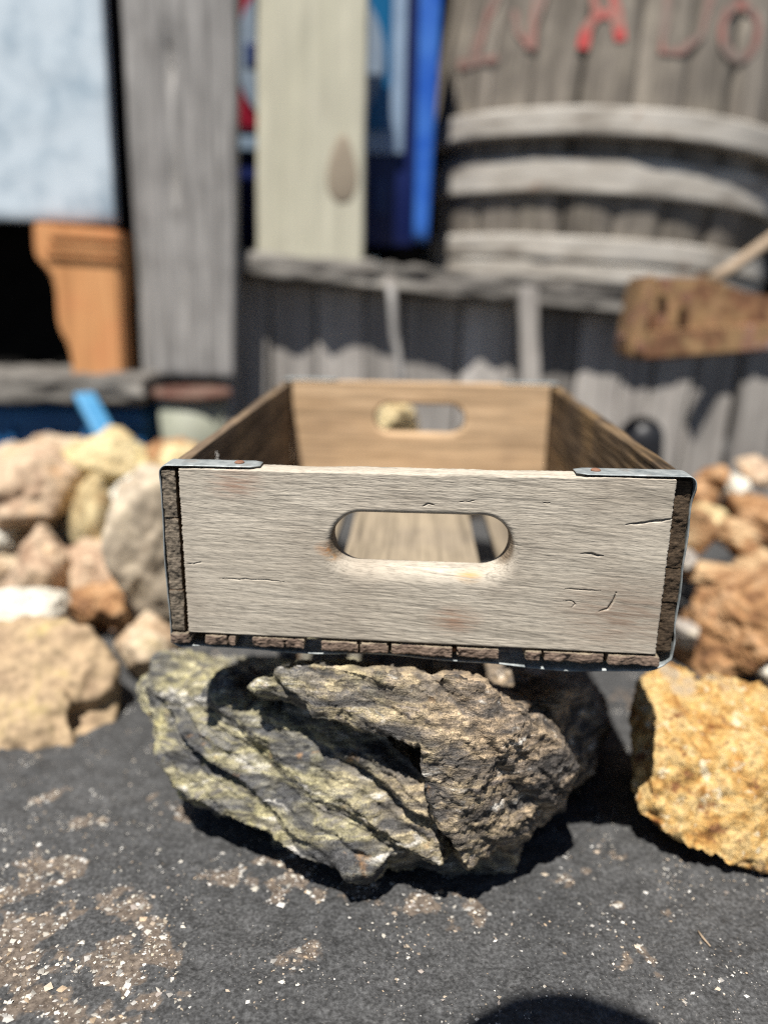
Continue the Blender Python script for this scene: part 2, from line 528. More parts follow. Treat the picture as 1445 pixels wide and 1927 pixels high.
def hero_material():
    t = NT('layered_schist')
    v = t.tc.outputs['Object']
    rot = (math.radians(12), math.radians(24), 0)
    vs = t.n('Mapping', {'Vector': v, 'Rotation': rot, 'Scale': (0.35, 0.6, 1.6)}).outputs[0]
    a = t.noise(vs, 46, 9, 0.66, 0.6)
    b = t.noise(vs, 150, 7, 0.66, 0.4)
    f = t.noise(v, 900, 4, 0.65)
    green = t.ramp(a, [(0.30, (0.022, 0.022, 0.024)), (0.42, (0.062, 0.062, 0.062)), (0.50, (0.13, 0.122, 0.098)), (0.56, (0.26, 0.235, 0.14)), (0.62, (0.15, 0.138, 0.118)), (0.72, (0.055, 0.055, 0.058))])
    brown = t.ramp(a, [(0.30, (0.025, 0.022, 0.020)), (0.42, (0.065, 0.056, 0.048)), (0.49, (0.155, 0.122, 0.09)), (0.57, (0.32, 0.24, 0.155)), (0.66, (0.11, 0.09, 0.075))])
    x = t.n('SeparateXYZ', {0: v}).outputs
    w = t.math('ADD', x[0], t.math('ADD', t.math('MULTIPLY', x[2], 0.55), t.math('MULTIPLY', t.noise(v, 22, 4, 0.6), 0.10)))
    c = t.mix(t.ramp(t.math('SUBTRACT', w, 0.055), [(-0.03 + 0.03, 0), (0.13, 1)]), green, brown)
    # pale lichen and quartz flecks
    wm = t.ramp(t.noise(vs, 75, 6, 0.6, 0.5), [(0.59, 0), (0.68, 1)])
    c = t.mix(t.math('MULTIPLY', wm, 0.8), c, (0.46, 0.44, 0.40))
    ym = t.ramp(t.noise(v, 34, 5, 0.6), [(0.54, 0), (0.66, 1)])
    left = t.ramp(t.math('ADD', x[0], 0.12), [(0.0, 1), (0.16, 0)])
    c = t.mix(t.math('MULTIPLY', t.math('MULTIPLY', ym, left), 0.48), c, (0.39, 0.345, 0.145))
    om = t.ramp(t.noise(v, 48, 5, 0.6), [(0.64, 0), (0.74, 1)])
    c = t.mix(t.math('MULTIPLY', om, 0.6), c, (0.40, 0.22, 0.09))
    c = t.mix(1.0, c, t.ramp(b, [(0.30, 0.22), (0.5, 1.0), (0.68, 2.0)]), 'MULTIPLY')
    c = t.mix(1.0, c, t.ramp(f, [(0.30, 0.55), (0.5, 1.25), (0.72, 2.1)]), 'MULTIPLY')
    h = t.math('ADD', t.math('MULTIPLY', b, 0.6), a)
    nb = t.bump(h, 1.0, 0.006)
    nb = t.bump(f, 0.6, 0.0008, nb)
    return t.done(c, t.ramp(a, [(0.3, 0.5), (0.6, 0.85)]), nb, spec=0.45)


M['hero'] = hero_material()
tan_stops = [(0.28, (0.22, 0.14, 0.085)), (0.42, (0.46, 0.33, 0.21)), (0.54, (0.60, 0.48, 0.34)), (0.66, (0.62, 0.50, 0.31)), (0.78, (0.42, 0.27, 0.15))]
M['tan'] = stone('tan_stone', tan_stops, 26)
M['tansmooth'] = stone('smooth_tan_stone', [(0.28, (0.24, 0.16, 0.10)), (0.42, (0.37, 0.265, 0.165)), (0.55, (0.43, 0.315, 0.19)), (0.66, (0.44, 0.34, 0.16)), (0.78, (0.33, 0.22, 0.12))], 22, bump=0.5)
M['cream'] = stone('cream_stone', [(0.28, (0.30, 0.19, 0.09)), (0.42, (0.55, 0.42, 0.22)), (0.56, (0.66, 0.54, 0.31)), (0.72, (0.66, 0.54, 0.26))], 24)
M['pink'] = stone('pink_stone', [(0.28, (0.27, 0.16, 0.10)), (0.42, (0.48, 0.34, 0.23)), (0.54, (0.59, 0.45, 0.31)), (0.66, (0.58, 0.36, 0.20)), (0.76, (0.44, 0.20, 0.10))], 24)
M['greystone'] = stone('grey_stone', [(0.28, (0.20, 0.18, 0.16)), (0.42, (0.38, 0.34, 0.30)), (0.56, (0.50, 0.45, 0.38)), (0.72, (0.44, 0.34, 0.18))], 30)
M['whitestone'] = stone('white_stone', [(0.28, (0.40, 0.36, 0.28)), (0.45, (0.66, 0.62, 0.52)), (0.6, (0.74, 0.70, 0.60)), (0.75, (0.60, 0.52, 0.34))], 30)
M['brownstone'] = stone('rust_brown_stone', [(0.28, (0.08, 0.042, 0.022)), (0.42, (0.24, 0.12, 0.055)), (0.52, (0.40, 0.22, 0.10)), (0.62, (0.46, 0.29, 0.16)), (0.74, (0.34, 0.15, 0.06))], 36)
M['beige'] = stone('beige_stone', [(0.28, (0.34, 0.27, 0.19)), (0.42, (0.48, 0.40, 0.30)), (0.55, (0.57, 0.48, 0.36)), (0.68, (0.56, 0.47, 0.33)), (0.78, (0.44, 0.33, 0.2))], 20, bump=0.4)
M['rusttan'] = stone('rusty_tan_stone', [(0.28, (0.14, 0.07, 0.035)), (0.42, (0.34, 0.19, 0.09)), (0.52, (0.50, 0.33, 0.18)), (0.62, (0.56, 0.40, 0.23)), (0.74, (0.36, 0.17, 0.07))], 34)
M['yellow'] = stone('yellow_stone', [(0.32, (0.20, 0.075, 0.02)), (0.40, (0.44, 0.23, 0.065)), (0.48, (0.58, 0.36, 0.125)), (0.57, (0.64, 0.46, 0.21)), (0.70, (0.42, 0.20, 0.05))], 46, spots=[((0.68, 0.57, 0.38), 0.585, 90.0), ((0.24, 0.11, 0.045), 0.60, 55.0), ((0.42, 0.33, 0.22), 0.62, 22.0)], bump=1.0, bdist=0.006, gain=0.95)

# ------------------------------------------------------------------ ground
rng = np.random.default_rng(5)


def axis_pts(lo, hi, d, far_lo, far_hi):
    core = np.arange(lo, hi + d / 2, d)
    out_hi, s, x = [], d, hi
    while x < far_hi:
        s *= 1.25
        x += s
        out_hi.append(x)
    out_lo, s, x = [], d, lo
    while x > far_lo:
        s *= 1.25
        x -= s
        out_lo.append(x)
    return np.array(out_lo[::-1] + list(core) + out_hi)


gx = axis_pts(-0.42, 0.42, 0.0022, -150, 150)
gy = axis_pts(0.24, 0.95, 0.0022, -150, 250)
X, Y = np.meshgrid(gx, gy, indexing='ij')
P = np.stack([X.ravel(), Y.ravel(), np.zeros(X.size)], 1)
near = (np.abs(P[:, 0]) < 1.2) & (P[:, 1] > -0.2) & (P[:, 1] < 2.4)
Z = np.zeros(len(P))
pn = P[near]
crack = np.abs(noise(pn * 45 + 3.3))
Z[near] = (0.0016 * fbm(pn * 55, 3) + 0.0006 * fbm(pn * 260, 2) + 0.003 * noise(pn * 9) - 0.0008 * np.exp(-(crack / 0.03) ** 2))
P[:, 2] = Z
ni, nj = len(gx), len(gy)
ids = np.arange(ni * nj).reshape(ni, nj)
gq = np.stack([ids[:-1, :-1], ids[1:, :-1], ids[1:, 1:], ids[:-1, 1:]], -1).reshape(-1, 4)
ground = link('asphalt_ground', mesh_np('asphalt_ground', P, gq), M['asphalt'])
ground['kind'] = 'structure'
wa = ground.data.attributes.new('wear', 'FLOAT', 'POINT')
wv_ = np.zeros(len(P), np.float32)
wv_[near] = wear_field(pn)
wa.data.foreach_set('value', wv_)


def ground_z(xy):
    p = np.array([[xy[0], xy[1], 0.0]])
    return float(0.0016 * fbm(p * 55, 3)[0] + 0.003 * noise(p * 9)[0])


def chips_mesh():
    pos, size = [], []
    n = 90000
    q = np.stack([rng.uniform(-0.32, 0.38, n), rng.uniform(0.26, 0.66, n)], 1)
    wf = wear_field(q)
    keep = rng.uniform(0, 1, n) < np.clip((wf - 0.28) * 0.95, 0, 0.42)
    q = q[keep]
    pos.append(q)
    size.append(rng.lognormal(math.log(0.00085), 0.62, len(q)))
    # scattered specks
    n = 60000
    q = np.stack([rng.uniform(-0.42, 0.44, n), rng.uniform(0.26, 0.9, n)], 1)
    dens = fbm(np.stack([q[:, 0], q[:, 1], 0 * q[:, 0]], 1) * 26, 3)
    q = q[dens > rng.uniform(-0.12, 1.0, n)]
    pos.append(q)
    size.append(rng.lognormal(math.log(0.00066), 0.5, len(q)))
    n = 260
    q = np.stack([rng.uniform(-0.33, 0.36, n), rng.uniform(0.28, 0.62, n)], 1)
    pos.append(q)
    size.append(rng.lognormal(math.log(0.0012), 0.35, n))
    pos, size = np.concatenate(pos), np.minimum(np.concatenate(size), 0.0032)
    n = len(pos)
    base = np.array([(1, 0, 0), (0, 1, 0), (-1, 0, 0), (0, -1, 0), (0, 0, 1), (0, 0, -1), (.7, .7, .35), (-.7, .6, .3)], float)[:6]
    f = np.array([(0, 1, 4), (1, 2, 4), (2, 3, 4), (3, 0, 4), (1, 0, 5), (2, 1, 5), (3, 2, 5), (0, 3, 5)])
    v = base[None] * rng.uniform(0.55, 1.3, (n, 6, 1)) + rng.normal(0, 0.15, (n, 6, 3))
    v[:, :, 1] *= rng.uniform(0.45, 1.0, (n, 1))
    v[:, :, 2] *= rng.uniform(0.18, 0.42, (n, 1))
    a = rng.uniform(0, 2 * math.pi, n)
    ca, sa = np.cos(a)[:, None], np.sin(a)[:, None]
    vx = v[:, :, 0] * ca - v[:, :, 1] * sa
    vy = v[:, :, 0] * sa + v[:, :, 1] * ca
    v = np.stack([vx, vy, v[:, :, 2]], 2) * size[:, None, None]
    p3 = np.stack([pos[:, 0], pos[:, 1], np.zeros(n)], 1)
    zz = 0.0016 * fbm(p3 * 55, 3) + 0.003 * noise(p3 * 9)
    v += np.stack([pos[:, 0], pos[:, 1], zz + size * 0.06], 1)[:, None, :]
    tris = (f[None] + (np.arange(n) * 6)[:, None, None]).reshape(-1, 3)
    me = mesh_np('stone_chips', v.reshape(-1, 3), tris=tris, smooth=False)
    pal = np.array([(0.62, 0.58, 0.50), (0.52, 0.44, 0.34), (0.44, 0.36, 0.28), (0.66, 0.64, 0.60), (0.42, 0.40, 0.37), (0.46, 0.35, 0.24), (0.30, 0.26, 0.23), (0.55, 0.52, 0.46), (0.60, 0.58, 0.54), (0.48, 0.45, 0.40)])
    col = pal[rng.integers(0, len(pal), n)] * rng.uniform(0.40, 1.1, (n, 1))
    at = me.color_attributes.new('tint', 'FLOAT_COLOR', 'POINT')
    at.data.foreach_set('color', np.repeat(np.concatenate([col, np.ones((n, 1))], 1), 6, 0).astype(np.float32).ravel())
    return me


t = NT('chip_stone')
M['chip'] = t.done(t.n('Attribute', attribute_name='tint').outputs['Color'], 0.8)
chips = link('stone_chips', chips_mesh(), M['chip'])
chips['kind'] = 'stuff'
tag(chips, 'pale stone chips and grit showing through the dark asphalt', 'gravel')

# ------------------------------------------------------------------ crate
W, T, L = 0.285, 0.0155, 0.427          # end panel width, its thickness, inside length from front face to rear panel
FIT = _rz(math.radians(-2.01)) @ _ry(math.radians(1.37)) @ _rx(math.radians(16.34))
CR = RW @ FIT
CT = CAMP + RW @ np.array([0.0233, 0.4402, 0.0217])
crate = thing('wooden_crate', 'weathered grey wooden crate with oval handle hole balanced on the dark rock', 'crate')
crate.matrix_world = Matrix(((*CR[0], CT[0]), (*CR[1], CT[1]), (*CR[2], CT[2]), (0, 0, 0, 1)))
HL, HR = 0.1035, 0.1092                # panel height at its left and right end


def skew_z(x, z):
    k = (HL + (HR - HL) * (x / W + 0.5)) / 0.1065
    return z * k


def panel_mesh(name, N, nf, hole, top_sharp, seed, relief, H=0.1065, rough_ends=0.0007):
    """an end panel with a handle hole; ring topology round the hole"""
    hx, hz, ha, hr = hole
    per = 2 * (W + H)
    s = (np.arange(N) + 0.5) / N * per
    out = np.zeros((N, 2))
    a = s < W
    out[a] = np.stack([-W / 2 + s[a], 0 * s[a]], 1)
    b = (s >= W) & (s < W + H)
    out[b] = np.stack([0 * s[b] + W / 2, -(s[b] - W)], 1)
    c = (s >= W + H) & (s < 2 * W + H)
    out[c] = np.stack([W / 2 - (s[c] - W - H), 0 * s[c] - H], 1)
    d = s >= 2 * W + H
    out[d] = np.stack([0 * s[d] - W / 2, -H + (s[d] - 2 * W - H)], 1)
    mx = np.clip(out[:, 0], hx - ha, hx + ha)
    dirv = out - np.stack([mx, np.full(N, hz)], 1)
    dist = np.linalg.norm(dirv, axis=1)
    dirv /= dist[:, None]
    inn = np.stack([mx, np.full(N, hz)], 1) + dirv * hr
    D = dist - hr
    # round-over radius of the hole's front edge: broad below, sharp above
    dn = -dirv[:, 1]
    rh = 0.0030 + (0.0105 - 0.0030) * smoothstep(-0.15, 0.8, dn)
    rh = rh + 0.0020 * (1 - np.abs(dirv[:, 1])) ** 2
    if not top_sharp:
        rh = np.full(N, 0.004)
    e0 = 0.0011
    rows = []
    for ang in (0.0, 0.5, 1.0):
        rows.append((D - e0 * (1 - math.cos(ang * math.pi / 2)) * 1.0, np.full(N, e0 * (1 - math.sin(ang * math.pi / 2)))))
    # front face (outer edge to round-over); u non-linear gives finer steps at the outer edge
    for u in np.linspace(0, 1, nf)[1:-1]:
        rows.append(((D - e0) * (1 - u) + rh * u, np.zeros(N)))
    for ang in np.linspace(0, 1, 9):
        rows.append((rh * (1 - math.sin(ang * math.pi / 2)), rh * (1 - math.cos(ang * math.pi / 2))))
    yb = T - 0.0004
    for u in np.linspace(0, 1, 9)[1:]:
        rows.append((0 * D, rh + (yb - rh) * u))
    for ang in (0.5, 1.0):
        rows.append((0.0004 * (1 - math.cos(ang * math.pi / 2)), yb + 0.0004 * math.sin(ang * math.pi / 2) + 0 * D))
    for u in np.linspace(0, 1, max(nf // 5, 6))[1:]:
        rows.append((0.0004 + (D - e0 - 0.0004) * u, T + 0 * D))
    rows.append((D, T - e0 + 0 * D))
    for u in np.linspace(0, 1, 6)[1:-1]:
        rows.append((D, (T - e0) * (1 - u) + e0 * u))
    R = len(rows)
    V = np.zeros((R, N, 3))
    for k, (e, y) in enumerate(rows):
        pt = inn + dirv * (e + 0 * D)[:, None]
        V[k, :, 0], V[k, :, 1], V[k, :, 2] = pt[:, 0], y, pt[:, 1]
    V = V.reshape(-1, 3)
    # corners of the outer ring are sampled, so push nearest samples exactly out is not needed at this density
    g = V * np.array([9.0, 60, 210.0]) + seed
    fib = fbm(g, 3, 0.6)
    g2 = V * np.array([90.0, 200, 1100.0]) + seed
    fib2 = noise(g2)
    big = fbm(V * np.array([9, 30, 22.0]) + seed, 3)
    face = np.clip(1 - V[:, 1] / 0.004, 0, 1) * 1.0
    V[:, 1] -= face * relief * (0.00011 * fib + 0.00010 * fib2 + 0.00028 * big)
    # saw-rough ends (left and right) and slightly wavy top
    endw = smoothstep(W / 2 - 0.002, W / 2, np.abs(V[:, 0]))
    V[:, 0] += np.sign(V[:, 0]) * endw * rough_ends * (noise(np.stack([V[:, 1] * 200, V[:, 2] * 1300, 0 * V[:, 0] + seed + np.sign(V[:, 0]) * 7], 1)) + 0.4 * noise(np.stack([V[:, 1] * 90, V[:, 2] * 260, 0 * V[:, 0] + seed], 1)))
    topw = smoothstep(-0.003, 0.0, V[:, 2])
    V[:, 2] += topw * relief * (0.0007 * noise(np.stack([V[:, 0] * 38, V[:, 1] * 60, 0 * V[:, 0] + seed], 1)) + 0.00022 * noise(np.stack([V[:, 0] * 330, V[:, 1] * 200, 0 * V[:, 0] + seed], 1)))
    ids = np.arange(R * N).reshape(R, N)
    nxt = np.roll(ids, -1, 1)
    dwn = np.roll(ids, -1, 0)
    dn2 = np.roll(dwn, -1, 1)
    q = np.stack([ids, dwn, dn2, nxt], -1).reshape(-1, 4)
    return V, q


def carve_cracks(V, cracks):
    """cracks: polylines in panel x, z with width and depth, cut into the front face"""
    for pts, w, dep in cracks:
        pts = np.array(pts)
        best = np.full(len(V), 9.0)
        bt = np.zeros(len(V))
        n = len(pts) - 1
        jit = 0.0005 * noise(np.stack([V[:, 0] * 260, V[:, 2] * 90, 0 * V[:, 0]], 1))
        for k in range(n):
            a, b = pts[k], pts[k + 1]
            ab = b - a
            t = np.clip(((V[:, 0] - a[0]) * ab[0] + (V[:, 2] + jit - a[1]) * ab[1]) / (ab @ ab), 0, 1)
            dd = np.hypot(V[:, 0] - a[0] - t * ab[0], V[:, 2] + jit - a[1] - t * ab[1])
            m = dd < best
            best[m] = dd[m]
            bt[m] = (k + t[m]) / n
        ww = w * np.clip(np.minimum(bt / 0.25, (1.02 - bt) / 0.25), 0.15, 1)
        m = (V[:, 1] < 0.003)
        V[:, 1] += m * dep * np.exp(-(best / ww) ** 2)
    return V


HOLE = (-0.0008, -0.0413, 0.0352, 0.0170)


def pxz(px, py):
    """panel x, z of a photo pixel on the front face"""
    d = CR.T @ ray(px, py)
    o = CR.T @ (CAMP - CT)
    t = -o[1] / d[1]
    p = o + t * d
    return (p[0], p[2] / ((HL + (HR - HL) * (p[0] / W + 0.5)) / 0.1065))


V, q = panel_mesh('front', 1500, 190, HOLE, True, 4.7, 1.0)
V = carve_cracks(V, [
    ([pxz(1177, 988), pxz(1205, 985), pxz(1230, 981), pxz(1272, 977)], 0.0004, 0.0022),
    ([pxz(1092, 1042), pxz(1112, 1042), pxz(1120, 1045), pxz(1136, 1047)], 0.0005, 0.0022),
    ([pxz(1060, 1108), pxz(1090, 1110), pxz(1130, 1112)], 0.0003, 0.001),
    ([pxz(1160, 1112), pxz(1154, 1130), pxz(1143, 1146), pxz(1125, 1151)], 0.0004, 0.0014),
    ([pxz(1060, 1130), pxz(1078, 1132), pxz(1082, 1137), pxz(1074, 1143)], 0.0003, 0.001),
    ([pxz(410, 1089), pxz(450, 1090), pxz(500, 1091), pxz(535, 1095)], 0.00025, 0.0010),
    ([pxz(343, 1062), pxz(365, 1061), pxz(385, 1058)], 0.00025, 0.0009),
    ([pxz(795, 953), pxz(806, 947), pxz(818, 950)], 0.0004, 0.0012),
    ([pxz(860, 945), pxz(880, 944), pxz(895, 942)], 0.0003, 0.0009),
    ([pxz(1020, 945), pxz(1030, 947), pxz(1036, 946)], 0.0003, 0.0009),
])
V[:, 2] = skew_z(V[:, 0], V[:, 2])
front = link('end_panel', mesh_np('end_panel', V, q), M['panel'], crate)
front['label'] = 'pale grey front end panel with oval handle hole and fine cracks'
V, q = panel_mesh('rear', 420, 40, (0.0, -0.040, 0.033, 0.0165), False, 31.0, 0.8)
V[:, 1] += L
V[:, 2] = skew_z(V[:, 0], V[:, 2])
rear = link('end_panel', mesh_np('end_panel', V, q), M['rear'], crate)
rear['label'] = 'brown rear end panel with oval handle hole'


def side_board(z0, z1, sgn, seed, name='side_board'):
    th = 0.0092 if sgn > 0 else 0.0082
    x0 = W / 2 + (0.0011 if sgn > 0 else 0.0021)
    ys = 0.0045 if sgn > 0 else 0.001
    lo = (x0, ys, z0) if sgn > 0 else (-x0 - th, ys, z0)
    hi = (x0 + th, L + T, z1) if sgn > 0 else (-x0, L + T, z1)
    cy = list(np.linspace(0.002, 0.02, 22)) + list(np.linspace(0.024, 0.2, 60)) + list(np.linspace(0.21, L + T, 30))
    nz = max(int((z1 - z0) / 0.0008), 4)

    def dsp(P_, N_):
        e = np.abs(N_[:, 1]) > 0.7
        g = P_ * np.array([420, 5.0, 420]) + seed
        d = 0.00035 * fbm(g, 3, 0.6) + 0.0008 * noise(P_ * np.array([30, 18, 30]) + seed)
        d2 = 0.0006 * fbm(P_ * np.array([330, 40, 330]) + seed, 4, 0.6)
        return np.where(e, d2, d)

    def wrp(P_, N_):
        # ends broken back unevenly
        f = np.clip(1 - (P_[:, 1] - ys) / 0.012, 0, 1)
        P_[:, 1] += f * (0.0004 + 0.0016 * noise(np.stack([P_[:, 0] * 110, 0 * f + seed, P_[:, 2] * 75], 1)))
        P_[:, 2] = skew_z(P_[:, 0], P_[:, 2])
        return P_
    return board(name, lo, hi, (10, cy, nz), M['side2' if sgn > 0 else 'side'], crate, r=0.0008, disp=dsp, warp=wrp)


for (z1, z0, sd) in ((-0.0012, -0.03145, 1.0), (-0.0317, -0.0784, 2.0), (-0.0787, -0.1066, 3.0)):
    side_board(z0, z1, -1, sd)
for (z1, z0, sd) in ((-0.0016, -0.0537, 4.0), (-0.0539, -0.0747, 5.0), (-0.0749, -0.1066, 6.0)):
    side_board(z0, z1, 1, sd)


def bx(px):
    return (px - 795.5) * 0.000324


def floor_slat(p0, p1, notches, seed, dz=0.0, dy=0.0):
    x0, x1 = bx(p0), bx(p1)
    zt = -0.1076 + dz
    lo, hi = (x0, -0.0005 + dy, zt - 0.0062), (x1, L + T, zt)
    cx = [x for x in np.arange(x0, x1, 0.0008)]
    cy = list(np.linspace(0.0002, 0.016, 16)) + list(np.linspace(0.02, L + T, 50))

    def dsp(P_, N_):
        e = np.abs(N_[:, 1]) > 0.7
        d = 0.0003 * fbm(P_ * np.array([420, 5.0, 420]) + seed, 3, 0.6)
        d2 = 0.0007 * fbm(P_ * np.array([330, 40, 330]) + seed, 4, 0.6)
        return np.where(e, d2, d)

    def wrp(P_, N_):
        f = np.clip(1 - (P_[:, 1] + 0.0005) / 0.012, 0, 1)
        P_[:, 1] += f * 0.0022 * noise(np.stack([P_[:, 0] * 120, 0 * f + seed, P_[:, 2] * 60], 1))
        for (a, b) in notches:
            xa, xb = bx(a), bx(b)
            m = (P_[:, 0] > xa + 0.0009 * noise(P_ * 300)) & (P_[:, 0] < xb + 0.0009 * noise(P_ * 300 + 5))
            P_[m, 1] = np.maximum(P_[m, 1], 0.014 + 0.004 * noise(P_[m] * 150))
        P_[:, 2] = P_[:, 2] + (skew_z(P_[:, 0], np.full(len(P_), -0.1065)) + 0.1065)
        return P_
    board('floor_slat', lo, hi, (cx, cy, 8), M['slat'], crate, r=0.0009, disp=dsp, warp=wrp)


floor_slat(322, 446, [(356, 388), (430, 433)], 1.3)
floor_slat(478, 577, [(539, 541)], 2.3)
floor_slat(609, 944, [(678, 682), (735, 741), (857, 866)], 3.3, -0.0004)
floor_slat(993, 1243, [(1022, 1028), (1139, 1147)], 4.3, -0.0002)


def strap(y0, wdt, wavy, seed, x_left, x_right):
    """galvanized band round the end of the crate"""
    X0 = W / 2 + 0.0011 + 0.0092 + 0.0006
    pts = []

    def add(x, z, droop=0.0, back=0.0):
        pts.append((x, z, droop, back))
    zl, zr = -0.1134 * HL / 0.1065, -0.1140 * HR / 0.1065
    for x in np.linspace(x_left, -X0 + 0.004, 12):
        add(x, 0.0012)
    for a in np.linspace(0, 1, 6)[1:]:
        add(-X0 + 0.004 - 0.004 * math.sin(a * math.pi / 2), 0.0012 - 0.005 * (1 - math.cos(a * math.pi / 2)))
    for u in np.linspace(0, 1, 16)[1:]:
        z = -0.0038 + (zl + 0.0038) * u
        add(-X0 + 0.0004 * math.sin(u * 9) * wavy, z)
    for u in np.linspace(0, 1, 70)[1:-1]:
        x = -X0 + 2 * X0 * u
        base = zl + (zr - zl) * u - 0.0032
        sag = 0.0006 * math.sin(u * 13 + seed) + 0.0004 * math.sin(u * 27 + seed * 2)
        sag -= 0.0022 * math.exp(-((u - 0.58) / 0.1) ** 2) * wavy
        if u > 0.965:
            base += (u - 0.965) * 0.16 * wavy
        d = 0.0045 * math.exp(-((u - 0.83) / 0.15) ** 2) + 0.0015 * math.exp(-((u - 0.25) / 0.2) ** 2)
        add(x, base + sag * wavy, d * wavy, (0.0045 - 0.0012 * smoothstep(0.45, 0.8, u)) * wavy * smoothstep(0, 0.06, u))
    for u in np.linspace(0, 1, 40)[:-1]:
        z = zr + 0.003 + (-0.0038 - zr - 0.003) * u
        cr = math.exp(-((u - 0.10) / 0.05) ** 2) - 0.8 * math.exp(-((u - 0.2) / 0.035) ** 2)
        add(X0 + wavy * (0.0005 * cr + 0.0003 * math.sin(u * 20)), z, 0.0, 0.0036 * wavy * smoothstep(1.0, 0.9, u))
    for a in np.linspace(0, 1, 6):
        add(X0 - 0.004 * (1 - math.cos(a * math.pi / 2)), -0.0038 + 0.005 * math.sin(a * math.pi / 2))
    for x in np.linspace(X0 - 0.004, x_right, 12)[1:]:
        add(x, 0.0012)
    pts = np.array(pts)
    n = len(pts)
    tan = np.gradient(pts[:, :2], axis=0)
    tan /= np.linalg.norm(tan, axis=1)[:, None]
    nor = np.stack([tan[:, 1], -tan[:, 0]], 1)       # outward for this direction of travel
    nor = -nor if nor[0, 1] < 0 else nor
    m = 8
    th = 0.0006
    ring = []
    arclen = np.concatenate([[0], np.cumsum(np.linalg.norm(np.diff(pts[:, :2], axis=0), axis=1))])
    endf = np.minimum(arclen, arclen[-1] - arclen)
    half = wdt / 2 * np.sqrt(np.clip(1 - np.clip(1 - (endf + 0.0015) / (wdt * 0.5), 0, 1) ** 2, 0.1, 1))
    for lay in (1, 0):
        for j in range(m):
            u = j / (m - 1) if lay else 1 - j / (m - 1)
            off = (u - 0.5) * 2
            yy = y0 + wdt / 2 + half * off + pts[:, 3]
            bow = 0.00015 * (1 - off ** 2)
            dz = -pts[:, 2] * (1 - u) ** 1.3
            pos = np.stack([pts[:, 0] + nor[:, 0] * (th * lay + bow), yy, pts[:, 1] + nor[:, 1] * (th * lay + bow) + dz], 1)
            pos += (0.00018 * wavy * noise(pos * 120 + seed))[:, None]
            ring.append(pos)
    V = np.stack(ring, 1).reshape(-1, 3)
    k = 2 * m
    ids = np.arange(n * k).reshape(n, k)
    a, b = ids[:-1], ids[1:]
    q = np.stack([a, np.roll(a, -1, 1), np.roll(b, -1, 1), b], -1).reshape(-1, 4)
    caps = []
    for e, rev in ((0, False), (n - 1, True)):
        for j in range(m - 1):
            f = [ids[e, j], ids[e, j + 1], ids[e, k - 2 - j], ids[e, k - 1 - j]]
            caps.append(f if rev else f[::-1])
    q = np.concatenate([q, np.array(caps)])
    return link('metal_strap', mesh_np('metal_strap', V, q), M['strap'], crate)


s1 = strap(0.0006, 0.0170, 1.0, 1.7, -0.0955, 0.0865)
s1['label'] = 'galvanized strap round the front end, bent at its lower right corner'
strap(L + 0.001, 0.018, 0.4, 4.1, -0.092, 0.09)


def nail(x, y, z, r, axis, parent):
    me = bpy.data.meshes.new('nail')
    bm = bmesh.new()
    bmesh.ops.create_uvsphere(bm, u_segments=14, v_segments=8, radius=1.0)
    for v in bm.verts:
        v.co.z *= 0.45
        if axis == 'y':
            v.co = Vector((v.co.x, -v.co.z, v.co.y))
        v.co = Vector((v.co.x * r + x, v.co.y * r + y, v.co.z * r + z))
    for f in bm.faces:
        f.smooth = True
    bm.to_mesh(me)
    bm.free()
    return link('nail', me, M['nail'], parent)


nail(-0.1085, 0.0095, 0.0022, 0.0030, 'z', s1)
nail(0.0985, 0.0095, 0.0022, 0.0030, 'z', s1)
for px in (861, 1143):
    nail(bx(px), 0.010, -0.1145, 0.0017, 'y', crate)

# cobweb tuft on the left wall
wv = []
wq = []
rr_ = random.Random(3)
for k in range(14):
    c = np.array([-W / 2 + 0.001, 0.085 + rr_.uniform(-.004, .004), -0.008 - k * 0.0009])
    r = 0.0006 + 0.0018 * (k / 14) ** 2
    b0 = len(wv)
    dx, dy, dz = rr_.uniform(-1, 1), rr_.uniform(-1, 1), rr_.uniform(-1, 1)
    for p in ((1, 0, 0), (0, 1, 0), (-1, 0, 0), (0, -1, 0), (0, 0, 1.4), (0, 0, -1.4)):
        wv.append(c + np.array([abs(p[0]) * 0.5 + p[0] * 0.4 + 0.2 * dx, p[1] + dy * 0.4, p[2] + dz * 0.3]) * r)
    for f in ((0, 1, 4), (1, 2, 4), (2, 3, 4), (3, 0, 4), (1, 0, 5), (2, 1, 5), (3, 2, 5), (0, 3, 5)):
        wq.append([b0 + i for i in f])
cob = link('cobweb_tuft', mesh_np('cobweb_tuft', wv, tris=wq), M['fluff'], crate)
cob['kind'] = 'stuff'

# ------------------------------------------------------------------ the rock under the crate


def hull_mesh(bm, pts):
    vs = [bm.verts.new(Vector(p)) for p in pts]
    r = bmesh.ops.convex_hull(bm, input=vs)
    bad = [g for g in r['geom_interior'] if isinstance(g, bmesh.types.BMVert)]
    if bad:
        bmesh.ops.delete(bm, geom=bad, context='VERTS')


